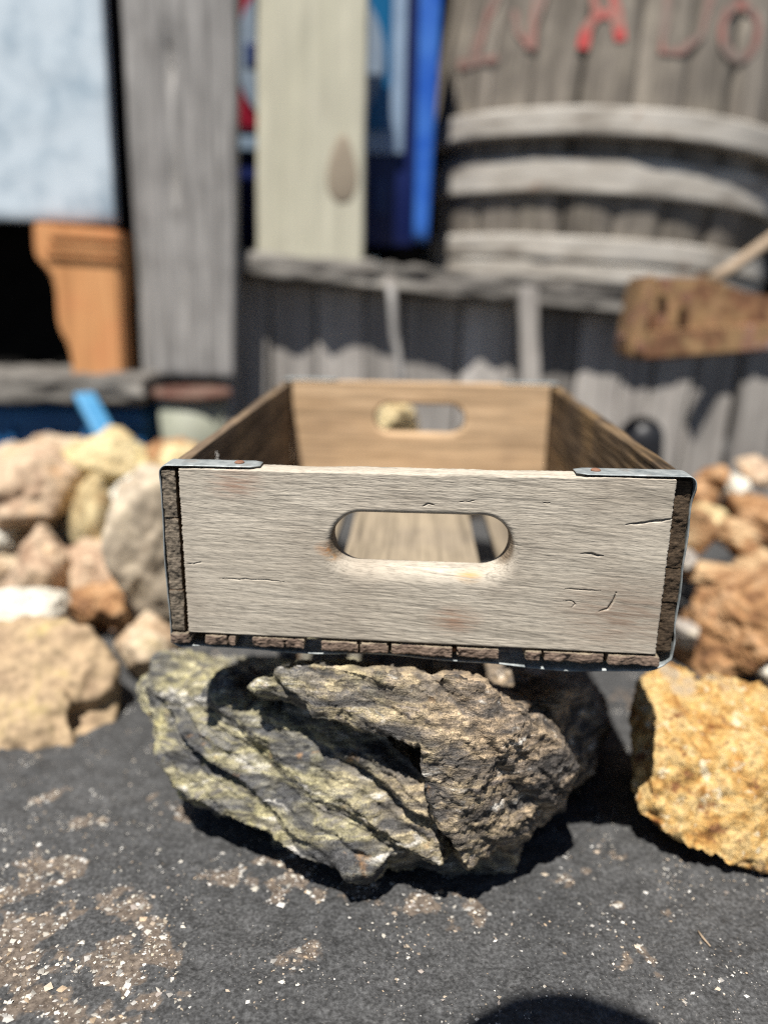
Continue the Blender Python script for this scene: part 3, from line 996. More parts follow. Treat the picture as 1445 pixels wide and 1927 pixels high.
def hero_rock():
    blocks = [
        # A: left body, a broad face leaning back
        [(268, 1292, .515), (296, 1238, .545), (345, 1222, .575), (480, 1240, .60), (300, 1440, .478), (340, 1500, .464), (470, 1560, .442), (640, 1612, .422), (830, 1622, .410), (828, 1490, .416), (700, 1345, .450), (430, 1330, .474),
         (850, 1300, .56), (300, 1300, .66), (420, 1330, .70), (800, 1300, .72), (830, 1500, .66), (400, 1480, .60), (600, 1560, .58)],
        # B: slab standing proud, from the upper ledge to the nose at lower right
        [(470, 1292, .446), (520, 1268, .440), (592, 1246, .438), (700, 1262, .428), (850, 1268, .424), (1000, 1335, .424), (800, 1400, .408), (700, 1345, .424), (600, 1312, .434),
         (540, 1285, .56), (850, 1270, .60), (1000, 1310, .58)],
        [(797, 1385, .406), (850, 1300, .422), (960, 1390, .408), (1000, 1335, .424), (1088, 1440, .440), (1085, 1462, .448), (1005, 1555, .432), (930, 1625, .414), (880, 1640, .406), (850, 1590, .400), (792, 1480, .402),
         (1090, 1400, .54), (1000, 1540, .50), (880, 1610, .46), (850, 1450, .50)],
        # D: the far right body
        [(960, 1262, .56), (1100, 1258, .60), (1138, 1280, .58), (1142, 1370, .56), (1105, 1455, .530), (1015, 1545, .47), (900, 1600, .46), (850, 1350, .50), (1060, 1300, .49), (1120, 1400, .72), (900, 1280, .74), (900, 1500, .70)],
        # C: thin foot slab below the left face
        [(482, 1536, .452), (560, 1552, .440), (640, 1590, .425), (725, 1622, .416), (700, 1640, .412), (620, 1636, .414), (540, 1606, .424), (495, 1565, .438), (560, 1560, .54), (700, 1600, .52)],
    ]
    bm = bmesh.new()
    for b in blocks:
        hull_mesh(bm, [U(*p) for p in b])
    hull_mesh(bm, [(-.07, .47, -.01), (.10, .45, -.01), (.14, .62, -.01), (-.06, .66, -.01), (-.09, .47, .08), (.08, .46, .08), (.13, .62, .08), (-.08, .66, .08)])
    me = bpy.data.meshes.new('rock_base')
    bm.to_mesh(me)
    bm.free()
    ob = bpy.data.objects.new('rock_base', me)
    COL.objects.link(ob)
    md = ob.modifiers.new('r', 'REMESH')
    md.mode = 'VOXEL'
    md.voxel_size = 0.00135
    dg = bpy.context.evaluated_depsgraph_get()
    em = bpy.data.meshes.new_from_object(ob.evaluated_get(dg))
    bpy.data.objects.remove(ob)
    bpy.data.meshes.remove(me)
    n = len(em.vertices)
    co = np.zeros(n * 3, np.float32)
    em.vertices.foreach_get('co', co)
    co = co.reshape(-1, 3).astype(float)
    ne = len(em.edges)
    ed = np.zeros(ne * 2, np.int32)
    em.edges.foreach_get('vertices', ed)
    ed = ed.reshape(-1, 2)
    deg = np.bincount(ed.ravel(), minlength=n).astype(float)[:, None]

    def smooth(a, it):
        for _ in range(it):
            s = np.zeros_like(a)
            np.add.at(s, ed[:, 0], a[ed[:, 1]])
            np.add.at(s, ed[:, 1], a[ed[:, 0]])
            a = 0.5 * a + 0.5 * s / deg
        return a
    co = smooth(co, 7)

    def normals(c):
        em.vertices.foreach_set('co', c.astype(np.float32).ravel())
        em.update()
        nn = np.zeros(n * 3, np.float32)
        em.vertex_normals.foreach_get('vector', nn)
        return nn.reshape(-1, 3).astype(float)
    N0 = smooth(normals(co), 12)
    N0 /= np.linalg.norm(N0, axis=1)[:, None] + 1e-9
    # coarse fractured faces
    d = 0.006 * fbm(co * 16 + 2.2, 2) + 0.0045 * (0.3 - np.abs(fbm(co * 30 + 9.1, 3)))
    # strata: ledges that jut out and break back below
    warp = 0.006 * fbm(co * 14 + 5, 3) + 0.0016 * fbm(co * 70, 3)
    s1_ = co @ np.array([0.40, -0.10, 0.91]) + warp
    wl = 1 - smoothstep(0.015, 0.06, co[:, 0] + 0.35 * (co[:, 2] - 0.08))
    amp = 0.4 + 0.9 * np.clip(fbm(co * 11 + 40, 2) + 0.5, 0, 1.4)

    def saw(s, per, soft=0.22):
        f = (s / per) % 1.0            # rises slowly, breaks off at the top of each layer... the undercut faces down
        f = np.where(f < soft, f / soft, 1 - (f - soft) / (1 - soft))
        return f
    d += wl * amp * (0.0095 * (saw(s1_, 0.031) - 0.5) + 0.0030 * (saw(s1_ + 0.004, 0.0113) - 0.5) + 0.0010 * (saw(s1_, 0.0043) - 0.5))
    s2_ = co @ np.array([0.75, 0.2, 0.62]) + warp * 1.2
    d += (1 - wl) * amp * (0.0036 * (saw(s2_, 0.034) - 0.5) + 0.0018 * (saw(s2_ + 0.01, 0.0127) - 0.5) + 0.0008 * (saw(s2_, 0.0051) - 0.5))
    st = co * np.array([1, 1, 1.0])
    d += 0.0011 * fbm(st * 120, 4, 0.6) + (0.0009 + 0.0013 * wl) * (0.22 - np.abs(fbm(st * 62 + 3, 3))) + 0.0013 * (0.2 - np.abs(fbm(st * 170 + 8, 3)))
    co = co + N0 * d[:, None]
    N1 = normals(co)
    co = co + N1 * (0.0007 * fbm(co * 420, 3, 0.6))[:, None]
    # keep under the crate's floor, stand on the ground
    loc = (co - CT) @ CR
    under = (np.abs(loc[:, 0]) < 0.165) & (loc[:, 1] > -0.012)
    lim = -0.1215 - 0.0075 * smoothstep(-0.15, 0.15, loc[:, 0])
    over = under & (loc[:, 2] > lim)
    loc[over, 2] = lim[over]
    co = loc @ CR.T + CT
    co[:, 2] = np.maximum(co[:, 2], -0.006)
    em.vertices.foreach_set('co', co.astype(np.float32).ravel())
    em.polygons.foreach_set('use_smooth', np.ones(len(em.polygons), bool))
    em.update()
    em.name = 'schist_rock'
    o = link('schist_rock', em, M['hero'])
    tag(o, 'dark layered rock with yellow-green lichen directly under the crate', 'rock')
    return o


hero_rock()

# ------------------------------------------------------------------ other rocks
_sph = {}


def sphere_pts(lv):
    if lv not in _sph:
        bm = bmesh.new()
        bmesh.ops.create_icosphere(bm, subdivisions=lv, radius=1.0)
        v = np.array([x.co[:] for x in bm.verts])
        f = np.array([[x.index for x in p.verts] for p in bm.faces])
        bm.free()
        _sph[lv] = (v / np.linalg.norm(v, axis=1)[:, None], f)
    return _sph[lv]


def rock_shape(lv, seed, nplanes=13, rough=0.10, fine=0.02, soft=14.0):
    rg = np.random.default_rng(seed)
    u, f = sphere_pts(lv)
    pn_ = rg.normal(size=(nplanes, 3))
    pn_ /= np.linalg.norm(pn_, axis=1)[:, None]
    pd = rg.uniform(0.72, 1.0, nplanes)
    dots = np.clip(u @ pn_.T, 0.02, None) / pd[None]
    r = (np.sum(dots ** soft, 1)) ** (-1 / soft)
    r = np.minimum(r, 1.25)
    r = r * (1 + rough * fbm(u * 2.2 + seed, 3) + fine * fbm(u * 9 + seed, 4, 0.6) - 0.04 * np.exp(-(np.abs(noise(u * 2.7 + seed)) / 0.03) ** 2))
    return u * r[:, None], f


def rock(name, label, mat, px, py, y, wpx, hpx, depth=None, seed=1, lv=5, rot=0.0, nplanes=13, rough=0.1, fine=0.02, drop=True, group=None, soft=14.0):
    """a rock whose outline is centred on a pixel at distance y and is wpx by hpx large"""
    if group == LEFT:
        wpx, hpx = wpx * 1.28, hpx * 1.22
    c = U(px, py, y)
    sx = wpx * 0.5 * y / FPX * 1.03
    sz = hpx * 0.5 * y / FPX * 1.03
    sy = depth * 0.5 if depth else 0.5 * (sx + sz)
    v, f = rock_shape(lv, seed, nplanes, rough, fine, soft)
    ext = np.maximum(np.abs(v.min(0)), v.max(0))
    v = v / ext
    if rot:
        v = v @ _ry(rot).T
        v = v / np.maximum(np.abs(v.min(0)), v.max(0))
    v = v * np.array([sx, sy, sz])
    # view looks down: the upright height reads a little shorter
    o = link(name, mesh_np(name, v, tris=f), mat)
    o.location = c
    return tag(o, label, 'rock', group)


LEFT = 'loose rocks heaped at the left'
RIGHT = 'loose rocks heaped at the right'
R_ = rock
# the two near rocks: outlines built as unions of rounded lumps


def lump_rock(name, label, mat, hulls, vox, seed, amps, smooth_it=8):
    bm = bmesh.new()
    for h in hulls:
        hull_mesh(bm, [U(*p) for p in h])
    me = bpy.data.meshes.new('base')
    bm.to_mesh(me)
    bm.free()
    ob = bpy.data.objects.new('base', me)
    COL.objects.link(ob)
    md = ob.modifiers.new('r', 'REMESH')
    md.mode = 'VOXEL'
    md.voxel_size = vox
    dg = bpy.context.evaluated_depsgraph_get()
    em = bpy.data.meshes.new_from_object(ob.evaluated_get(dg))
    bpy.data.objects.remove(ob)
    n = len(em.vertices)
    co = np.zeros(n * 3, np.float32)
    em.vertices.foreach_get('co', co)
    co = co.reshape(-1, 3).astype(float)
    ed = np.zeros(len(em.edges) * 2, np.int32)
    em.edges.foreach_get('vertices', ed)
    ed = ed.reshape(-1, 2)
    deg = np.bincount(ed.ravel(), minlength=n).astype(float)[:, None]

    def sm(a, it):
        for _ in range(it):
            s = np.zeros_like(a)
            np.add.at(s, ed[:, 0], a[ed[:, 1]])
            np.add.at(s, ed[:, 1], a[ed[:, 0]])
            a = 0.5 * a + 0.5 * s / deg
        return a
    co = sm(co, smooth_it)
    em.vertices.foreach_set('co', co.astype(np.float32).ravel())
    em.update()
    nn = np.zeros(n * 3, np.float32)
    em.vertex_normals.foreach_get('vector', nn)
    nn = sm(nn.reshape(-1, 3).astype(float), 6)
    nn /= np.linalg.norm(nn, axis=1)[:, None] + 1e-9
    d = 0
    for (a, s, o_, kind) in amps:
        x = fbm(co * s + seed, o_, 0.55)
        d = d + a * ((0.3 - np.abs(x)) if kind == 'ridge' else x)
    co = co + nn * d[:, None]
    co[:, 2] = np.maximum(co[:, 2], -0.005)
    em.vertices.foreach_set('co', co.astype(np.float32).ravel())
    em.polygons.foreach_set('use_smooth', np.ones(len(em.polygons), bool))
    em.update()
    return tag(link(name, em, mat), label, 'rock')


lump_rock('yellow_rock', 'large rough golden yellow rock on the asphalt at the right edge', M['yellow'], [
    [(1192, 1330, .53), (1200, 1270, .56), (1245, 1240, .57), (1300, 1262, .57), (1308, 1310, .54), (1185, 1450, .50), (1195, 1540, .475), (1290, 1600, .455), (1300, 1400, .49), (1290, 1300, .64), (1220, 1290, .62), (1230, 1480, .60)],
    [(1300, 1290, .55), (1340, 1268, .555), (1440, 1290, .55), (1540, 1330, .55), (1600, 1450, .53), (1560, 1600, .48), (1460, 1650, .445), (1390, 1645, .445), (1300, 1610, .452), (1230, 1560, .465), (1220, 1420, .49), (1330, 1420, .485), (1450, 1430, .475),
     (1350, 1300, .68), (1500, 1350, .70), (1560, 1500, .66)]], 0.0026, 3.0,
    [(0.006, 14, 3, 'n'), (0.006, 34, 3, 'ridge'), (0.0028, 110, 4, 'n'), (0.0012, 300, 3, 'n')], 9)
lump_rock('tan_rock', 'big smooth tan boulder at the left edge, nearest of the left heap', M['tansmooth'], [
    [(-180, 1250, .66), (-100, 1190, .70), (60, 1155, .69), (130, 1152, .68), (185, 1190, .67), (222, 1250, .66), (215, 1300, .645), (130, 1330, .615), (-60, 1300, .62), (100, 1180, .82), (-120, 1230, .82), (200, 1290, .78), (130, 1400, .70)],
    [(-200, 1300, .66), (-40, 1290, .625), (130, 1300, .615), (140, 1420, .592), (60, 1428, .585), (-60, 1432, .582), (-200, 1425, .60), (-150, 1300, .80), (120, 1330, .74)],
    [(130, 1345, .628), (210, 1300, .655), (224, 1345, .645), (215, 1400, .628), (170, 1426, .60), (112, 1426, .60), (118, 1390, .612), (200, 1330, .74), (130, 1350, .72)]], 0.0034, 8.0,
    [(0.007, 11, 3, 'n'), (0.009, 24, 3, 'ridge'), (0.0014, 90, 4, 'n')], 8)

R_('pink_rock', 'big pinkish tan rock at the left edge below the blue crate', M['pink'], 60, 935, 1.02, 215, 165, .18, 21, rough=.12, group=LEFT)
R_('cream_rock', 'pale cream rock topmost of the left heap, below the light blue stick', M['cream'], 205, 872, 1.08, 150, 112, .14, 22, rough=.16, group=LEFT)
R_('yellow_column_rock', 'narrow upright yellow rock beside the pinkish one in left heap', M['cream'], 178, 985, 1.00, 78, 170, .10, 23, rough=.1, group=LEFT)
R_('grey_rock', 'mottled grey and cream rock behind the beige boulder in left heap', M['whitestone'], 250, 965, 1.04, 130, 130, .13, 24, rough=.12, group=LEFT)
R_('wedge_rock', 'pinkish tan wedge rock standing upright in the left heap', M['pink'], 80, 1066, .90, 120, 135, .09, 25, rough=.12, rot=.3, group=LEFT)
R_('tan_rock', 'orange tan rock lying in the middle of the left heap', M['pink'], 190, 1070, .93, 125, 90, .1, 26, rough=.12, group=LEFT)
R_('beige_rock', 'large smooth beige boulder just left of the crate', M['beige'], 296, 1025, .84, 160, 255, .16, 27, rough=.08, rot=.25, group=LEFT)
R_('white_rock', 'chalky cream white rock at the left edge above the tan boulder', M['whitestone'], 35, 1155, .80, 150, 135, .1, 28, rough=.1, group=LEFT)
R_('tan_rock', 'small golden tan rock between tan boulder and dark rock', M['tan'], 278, 1215, .74, 110, 110, .09, 29, rough=.08, group=LEFT)
R_('red_rock', 'small reddish brown stone low in the left heap', M['brownstone'], 165, 1145, .83, 55, 62, .05, 30, rough=.15, group=LEFT)
R_('brown_rock', 'small brown stone in the shadow under the beige boulder', M['brownstone'], 222, 1150, .82, 70, 74, .06, 31, rough=.15, group=LEFT)
R_('grey_rock', 'light grey stone half cut by the left edge under the pinkish rock', M['whitestone'], 8, 1000, .98, 70, 84, .07, 32, rough=.12, group=LEFT)
R_('ochre_rock', 'small dark ochre stone low at the left edge', M['tan'], 8, 1075, .95, 60, 70, .06, 33, rough=.12, group=LEFT)
R_('cream_rock', 'cream stone beside the grey green bucket', M['cream'], 335, 868, 1.10, 95, 70, .08, 34, rough=.12, group=LEFT)
R_('tan_rock', 'tan stone peeking over the heap at far left below the blue crate', M['tan'], 5, 862, 1.10, 70, 50, .07, 35, rough=.12, group=LEFT)
R_('dark_rock', 'dark brown stone sunk in the gap between white and beige rocks', M['brownstone'], 195, 1120, .90, 120, 70, .1, 36, rough=.12, group=LEFT)
R_('tan_rock', 'yellow tan rock seen through the rear handle hole', M['cream'], 750, 790, 1.12, 90, 80, .09, 38, rough=.1, group='rocks behind the crate')
R_('tan_rock', 'broad tan rock on the ground behind the crate', M['tan'], 820, 900, 1.14, 330, 150, .16, 39, rough=.12, group='rocks behind the crate')
R_('tan_rock', 'tan rock behind the crate, left of its middle', M['pink'], 520, 900, 1.10, 260, 150, .16, 40, rough=.12, group='rocks behind the crate')

R_('tan_rock', 'tan rock half buried behind the pinkish and cream rocks at left', M['tan'], 110, 930, 1.16, 190, 190, .16, 41, rough=.12, group=LEFT)
R_('tan_rock', 'orange tan rock behind the grey wedge rock at left', M['pink'], 30, 1080, 1.0, 190, 150, .16, 42, rough=.12, group=LEFT)
R_('brown_rock', 'brown rock behind the beige boulder at left', M['brownstone'], 300, 920, 1.14, 170, 150, .14, 43, rough=.12, group=LEFT)
R_('brown_rock', 'brown rock low in the left heap behind the small golden one', M['brownstone'], 240, 1180, .88, 170, 110, .12, 44, rough=.12, group=LEFT)
# right heap
R_('brown_rock', 'large craggy rust brown rock behind the yellow rock', M['brownstone'], 1380, 1175, .80, 250, 225, .2, 51, lv=6, rough=.16, fine=.05, group=RIGHT)
R_('brown_rock', 'rusty orange rock high at the right edge of the heap', M['brownstone'], 1420, 985, .98, 150, 130, .14, 52, rough=.14, fine=.04, group=RIGHT)
R_('white_rock', 'pinkish white stone topmost at the right edge', M['pink'], 1425, 888, 1.06, 85, 60, .07, 53, rough=.12, group=RIGHT)
R_('brown_rock', 'brown stone at the top left of the right heap', M['brownstone'], 1345, 900, 1.05, 90, 66, .08, 54, rough=.12, group=RIGHT)
R_('cream_rock', 'upright cream stone near the top of the right heap', M['whitestone'], 1390, 920, 1.00, 50, 80, .06, 55, rough=.12, rot=.3, group=RIGHT)
R_('cream_rock', 'pale cream stone beside the crate corner strap', M['cream'], 1330, 975, .95, 75, 80, .07, 56, rough=.12, rot=-.3, group=RIGHT)
R_('pink_rock', 'pale pink stone right beside the crate side', M['rusttan'], 1302, 1000, .90, 66, 110, .07, 57, rough=.12, group=RIGHT)
R_('tan_rock', 'golden tan stone in the middle of the right heap', M['rusttan'], 1372, 1005, .92, 95, 66, .08, 58, rough=.12, rot=.3, group=RIGHT)
R_('tan_rock', 'flat tan stone lying above the rust brown rock', M['rusttan'], 1330, 1075, .86, 120, 40, .09, 59, rough=.1, group=RIGHT)
R_('tan_rock', 'ochre stone at the right edge, middle of the heap', M['rusttan'], 1425, 1060, .88, 90, 70, .08, 60, rough=.12, group=RIGHT)
R_('grey_rock', 'small grey stone wedged low beside the crate', M['greystone'], 1290, 1050, .85, 50, 46, .05, 61, rough=.12, group=RIGHT)
R_('grey_rock', 'grey brown stone low between crate and brown rock', M['greystone'], 1292, 1190, .78, 60, 62, .06, 62, rough=.12, group=RIGHT)
R_('white_rock', 'white stone at the right edge above the yellow rock', M['whitestone'], 1446, 1262, .72, 40, 44, .05, 63, rough=.12, group=RIGHT)
R_('brown_rock', 'small orange brown stone at the middle of the right heap', M['brownstone'], 1400, 1030, .90, 70, 56, .06, 64, rough=.14, group=RIGHT)
R_('brown_rock', 'dark brown stone in front of the fence beside the crate', M['brownstone'], 1300, 940, 1.02, 90, 90, .09, 65, rough=.14, group=RIGHT)
R_('tan_rock', 'broad tan rock low behind the crate at right', M['tan'], 1210, 960, 1.0, 180, 160, .15, 66, rough=.12, group='rocks behind the crate')

# ------------------------------------------------------------------ bench with slatted front, at the back


def tilted_z(x, zc, slope):
    return zc - slope * x


BY = 1.42
SL = math.tan(math.radians(4.2))
cpt = U(800, 505, BY)
BZ = cpt[2]          # top of the bench at x = cpt[0]


def bench_top(x):
    return BZ - SL * (x - cpt[0])


bench = thing('plank_bench', 'sagging grey plank bench with vertical slat front behind the rocks', 'bench', (0, BY, 0))
MV = (np.eye(3), np.array([0, -BY, 0]))


def rough_disp(seed, a=0.004, s=(30, 30, 6)):
    def f(P_, N_):
        return a * fbm(P_ * np.array(s) + seed, 3, 0.6)
    return f


def cap(name, x0, x1, y0, y1, th, seed, dz=0.0, mat='greyx'):
    def wrp(P_, N_):
        P_[:, 2] += BZ - SL * (P_[:, 0] - cpt[0]) + dz
        return P_
    return board(name, (x0, y0, -th), (x1, y1, 0), (60, 8, 5), M[mat], bench, r=0.004, disp=rough_disp(seed, 0.010, (17, 30, 40)), warp=wrp, xf=MV)


xl, xr = U(395, 500, BY)[0], U(1620, 500, BY)[0]
cap('top_plank', xl, xr, BY, BY + 0.14, 0.040, 1.1)
for k in range(5):
    cap('top_plank', xl, xr, BY + 0.145 + k * 0.15, BY + 0.145 + k * 0.15 + 0.146, 0.035, 3.7 + k, -0.004)
edges = [418, 447, 512, 598, 690, 762, 868, 975, 1090, 1178, 1240, 1318, 1402, 1480, 1550, 1620]
rg = np.random.default_rng(8)
SY = BY + 0.055
for k in range(len(edges) - 1):
    a, b = U(edges[k], 650, SY)[0], U(edges[k + 1], 650, SY)[0]
    g = 0.004 + 0.004 * rg.random()
    tiltx = -0.02 * k / 18 + rg.normal(0, 0.012) - (0.035 if 1230 < edges[k] < 1330 else 0)
    yo = rg.normal(0, 0.004)
    ztop = min(bench_top(a), bench_top(b)) - 0.042

    def wrp(P_, N_, tx=tiltx):
        P_[:, 0] += (P_[:, 2] - 0.3) * -tx
        return P_
    board('slat', (a, SY + yo, -0.01), (b - g, SY + yo + 0.018, ztop), (6, 2, 26), M['slatgrey'], bench, r=0.002, disp=rough_disp(k * 3.1, 0.003, (40, 40, 5)), warp=wrp, xf=MV)
for px in (430, 1000, 1600):
    x = U(px, 650, SY)[0]
    for yy in (SY + 0.03, BY + 0.80):
        board('leg', (x - .03, yy, -0.005), (x + .03, yy + .05, bench_top(x + .03) - 0.045), (2, 2, 10), M['dark'], bench, r=0.003, xf=MV)

# laths leaning on the bench front
lath = board('lath', tuple(np.array([-.0165, -.006, 0.0])), (.0165, .006, .36), (3, 2, 20), M['slatgrey'], None, r=0.002, disp=rough_disp(7.7, .002, (40, 40, 8)))
p0, p1 = U(1000, 860, BY - 0.10), U(993, 540, BY - 0.012)
p0[2] = max(p0[2], 0.0)
dv = p1 - p0
lath.location = p0
lath.scale = (1, 1, np.linalg.norm(dv) / 0.36)
lath.rotation_euler = Vector(dv).to_track_quat('Z', 'Y').to_euler()
tag(lath, 'pale upright lath leaning on the bench front below the barrel', 'lath')


def rod(name, pts, rad, mat, label, cat, seg=8, parent=None):
    pts = np.array(pts, float)
    n = len(pts)
    rad = np.broadcast_to(np.array(rad, float), (n,))
    tan = np.gradient(pts, axis=0)
    tan /= np.linalg.norm(tan, axis=1)[:, None]
    ref = np.array([0.31, 0.9, 0.2])
    a = np.cross(tan, ref)
    a /= np.linalg.norm(a, axis=1)[:, None]
    b = np.cross(tan, a)
    V = [pts[0]]
    for k in range(n):
        for j in range(seg):
            an = 2 * math.pi * j / seg
            V.append(pts[k] + rad[k] * (math.cos(an) * a[k] + math.sin(an) * b[k]))
    V.append(pts[-1])
    q, t_ = [], []
    for k in range(n - 1):
        for j in range(seg):
            j2 = (j + 1) % seg
            q.append([1 + k * seg + j, 1 + k * seg + j2, 1 + (k + 1) * seg + j2, 1 + (k + 1) * seg + j])
    for j in range(seg):
        j2 = (j + 1) % seg
        t_.append([0, 1 + j2, 1 + j])
        t_.append([len(V) - 1, 1 + (n - 1) * seg + j, 1 + (n - 1) * seg + j2])
    o = link(name, mesh_np(name, V, q, t_), mat, parent)
    if label:
        tag(o, label, cat)
    return o


rod('grey_stick', [U(733, 520, BY - .004), U(738, 570, BY - .02), U(742, 630, BY - .03), U(752, 690, BY - .04), U(756, 850, BY - .06)], [.009, .0085, .008, .007, .006], M['grey'], 'thin crooked grey stick leaning on the bench front left of the lath', 'stick')
rod('bare_branch', [U(1340, 528, 1.36), U(1375, 505, 1.38), U(1410, 480, 1.40), U(1480, 430, 1.44), U(1600, 330, 1.5)], [.013, .011, .011, .012, .012], M['twig'], 'bare brown branch sticking up at right between barrel and rusty beam', 'branch')
rod('dry_twig', [UG(1313, 1752, .002), UG(1322, 1765, .003), UG(1336, 1781, .002)], [.0006, .0007, .0005], M['twig'], 'tiny dry twig lying on the asphalt at lower right', 'twig', 6)

# ------------------------------------------------------------------ boards and post

# grey board: two edges traced at its distance
gbY = 1.375


def upright(name, label, cat, mat, tl, tr, bl, br, y, th, seed, split=None):
    """an upright board given by its four pixel corners at distance y; extended above the frame"""
    TL, TR, BL, BR = (U(*p, y) for p in (tl, tr, bl, br))
    e = 0.35
    TL2, TR2 = TL + (TL - BL) * e, TR + (TR - BR) * e
    V, Nn, q = lattice_box((0, 0, 0), (1, th, 1), 16, 2, 60, r=0.012)
    u, w = V[:, 0], V[:, 2]
    base = BL + (BR - BL) * 0.5
    P_ = (BL[None] * ((1 - u) * (1 - w))[:, None] + BR[None] * (u * (1 - w))[:, None] + TL2[None] * ((1 - u) * w)[:, None] + TR2[None] * (u * w)[:, None])
    P_[:, 1] = y + V[:, 1]
    P_ = P_ + Nn * (0.0025 * fbm(P_ * np.array([45, 45, 5]) + seed, 3, 0.6))[:, None]
    if split is not None:
        g = np.exp(-((u - split - 0.03 * np.sin(w * 9)) / 0.012) ** 2) * (V[:, 1] < th * .3)
        P_[:, 1] += g * 0.022
    o = link(name, mesh_np(name, P_ - base, q), mat)
    o.location = base
    return tag(o, label, cat)


# an old board split down its middle: two boards would be two things, the photo shows a groove
upright('weathered_board', 'tall weathered grey board with a dark split down its middle', 'board', M['grey'], (227, 0), (446, 0), (268, 712), (440, 716), gbY, .035, 2.0, split=.43)
# narrow edge board behind it that reaches further down
upright('narrow_board', 'narrow grey board reaching lower behind the tall split board', 'board', M['grey'], (405, 0), (447, 0), (412, 880), (446, 880), gbY + .04, .02, 5.0)
post = upright('pine_post', 'pale greenish pine board with a knot standing on the bench', 'board', M['pale'], (481, 0), (693, 0), (482, 510), (682, 516), BY + 0.015, .04, 9.0)
# the knot
bm = bmesh.new()
bmesh.ops.create_uvsphere(bm, u_segments=24, v_segments=12, radius=1.0)
for v in bm.verts:
    v.co = Vector((v.co.x * .026 * (1 - 0.35 * v.co.z), v.co.y * .004, v.co.z * .056))
me = bpy.data.meshes.new('knot')
bm.to_mesh(me)
bm.free()
for p in me.polygons:
    p.use_smooth = True
t = NT('knot_wood')
kn = t.noise(t.tc.outputs['Object'], 60, 5, .6)
M['knot'] = t.done(t.mix(kn, (0.22, 0.18, 0.135), (0.33, 0.28, 0.21)), .8)
k = link('knot', me, M['knot'], post)
k.location = Vector(U(645, 318, BY + 0.016)) - post.location

# ------------------------------------------------------------------ barrel
BYC = 1.80
bb = U(1094, 508, BYC)
bb[2] = bench_top(bb[0]) + 0.004
TILT = math.radians(3.4)
barrel = thing('wooden_barrel', 'old wooden barrel with bright hoops and faded red letters', 'barrel', tuple(bb), (0, TILT, 0))
BR_ = _ry(TILT)


def b_rad(s):
    s = np.asarray(s, float)
    return 0.352 + 0.020 * np.sin(np.clip(s / 0.5, 0, 1) * math.pi) - 0.05 * np.clip(s - 0.5, 0, 1)


NST = 26
ang = 2 * math.pi / NST
ss = np.concatenate([np.linspace(0.0, 0.72, 15)])
cr = np.linspace(-0.485, 0.485, 5)
sv = []
for lay in (0, 1):
    for s in ss:
        for c in cr:
            a = c * ang
            r = float(b_rad(s)) - 0.022 * lay - (0.003 if (abs(c) > .45 and not lay) else 0)
            sv.append((r * math.sin(a), -r * math.cos(a), s))
ns, nc = len(ss), len(cr)
sid = np.arange(2 * ns * nc).reshape(2, ns, nc)
fq = [np.stack([sid[0, :-1, :-1], sid[0, :-1, 1:], sid[0, 1:, 1:], sid[0, 1:, :-1]], -1).reshape(-1, 4),
      np.stack([sid[1, :-1, :-1], sid[1, 1:, :-1], sid[1, 1:, 1:], sid[1, :-1, 1:]], -1).reshape(-1, 4)]
for c_, flip in ((0, 1), (nc - 1, 0)):
    s_ = np.stack([sid[0, :-1, c_], sid[1, :-1, c_], sid[1, 1:, c_], sid[0, 1:, c_]], -1)
    fq.append(s_[:, ::-1] if flip else s_)
for r_, flip in ((0, 0), (ns - 1, 1)):
    s_ = np.stack([sid[0, r_, :-1], sid[1, r_, :-1], sid[1, r_, 1:], sid[0, r_, 1:]], -1)
    fq.append(s_[:, ::-1] if flip else s_)
stave_me = mesh_np('stave', np.array(sv), np.concatenate(fq))
stave_me.materials.append(M['stave'])
rg = np.random.default_rng(2)
for k in range(NST):
    o = link('stave', stave_me, None, barrel)
    o.rotation_euler = (0, 0, k * ang + rg.normal(0, .004))
    sc = 1 + rg.uniform(-.006, .002)
    o.scale = (sc, sc, 1)


def hoop(s0, s1, th, seed, dark=None, tilt=0.0):
    n = 120
    prof = [(-.004, s0), (th * .8, s0), (th, s0 + .0015), (th, s0 + .006), (th, s0 + (s1 - s0) * .35), (th, s0 + (s1 - s0) * .65), (th, s1 - .006), (th, s1 - .0015), (th * .8, s1), (-.004, s1)]
    V = []
    for k in range(n):
        a = 2 * math.pi * k / n
        for (dr, s) in prof:
            r = float(b_rad((s0 + s1) / 2)) + dr + 0.001
            V.append((r * math.cos(a), r * math.sin(a), s + tilt * math.cos(a)))
    V = np.array(V)
    V[:, 2] += 0.0025 * noise(V * np.array([5, 5, 0.1]) + seed)
    V += (0.002 * fbm(V * np.array([14, 14, 60]) + seed, 3))[:, None] * V * np.array([1, 1, 0]) / .36
    m = len(prof)
    ids = np.arange(n * m).reshape(n, m)
    nx = np.roll(ids, -1, 0)
    q = np.stack([ids, nx, np.roll(nx, -1, 1), np.roll(ids, -1, 1)], -1).reshape(-1, 4)
    return link('hoop', mesh_np('hoop', V, q), M['hoop'], barrel)


hoop(0.004, 0.036, .009, 1.0)
hoop(0.040, 0.080, .007, 2.0)
hoop(0.150, 0.208, .007, 3.0)
hoop(0.238, 0.284, .024, 4.0)
hoop(0.62, 0.68, .018, 5.0)
bm = bmesh.new()
bmesh.ops.create_cone(bm, cap_ends=True, segments=48, radius1=.345, radius2=.345, depth=.02)
me = bpy.data.meshes.new('barrel_head')
bm.to_mesh(me)
bm.free()
hd = link('barrel_head', me, M['greyx'], barrel)
hd.location = (0, 0, .69)


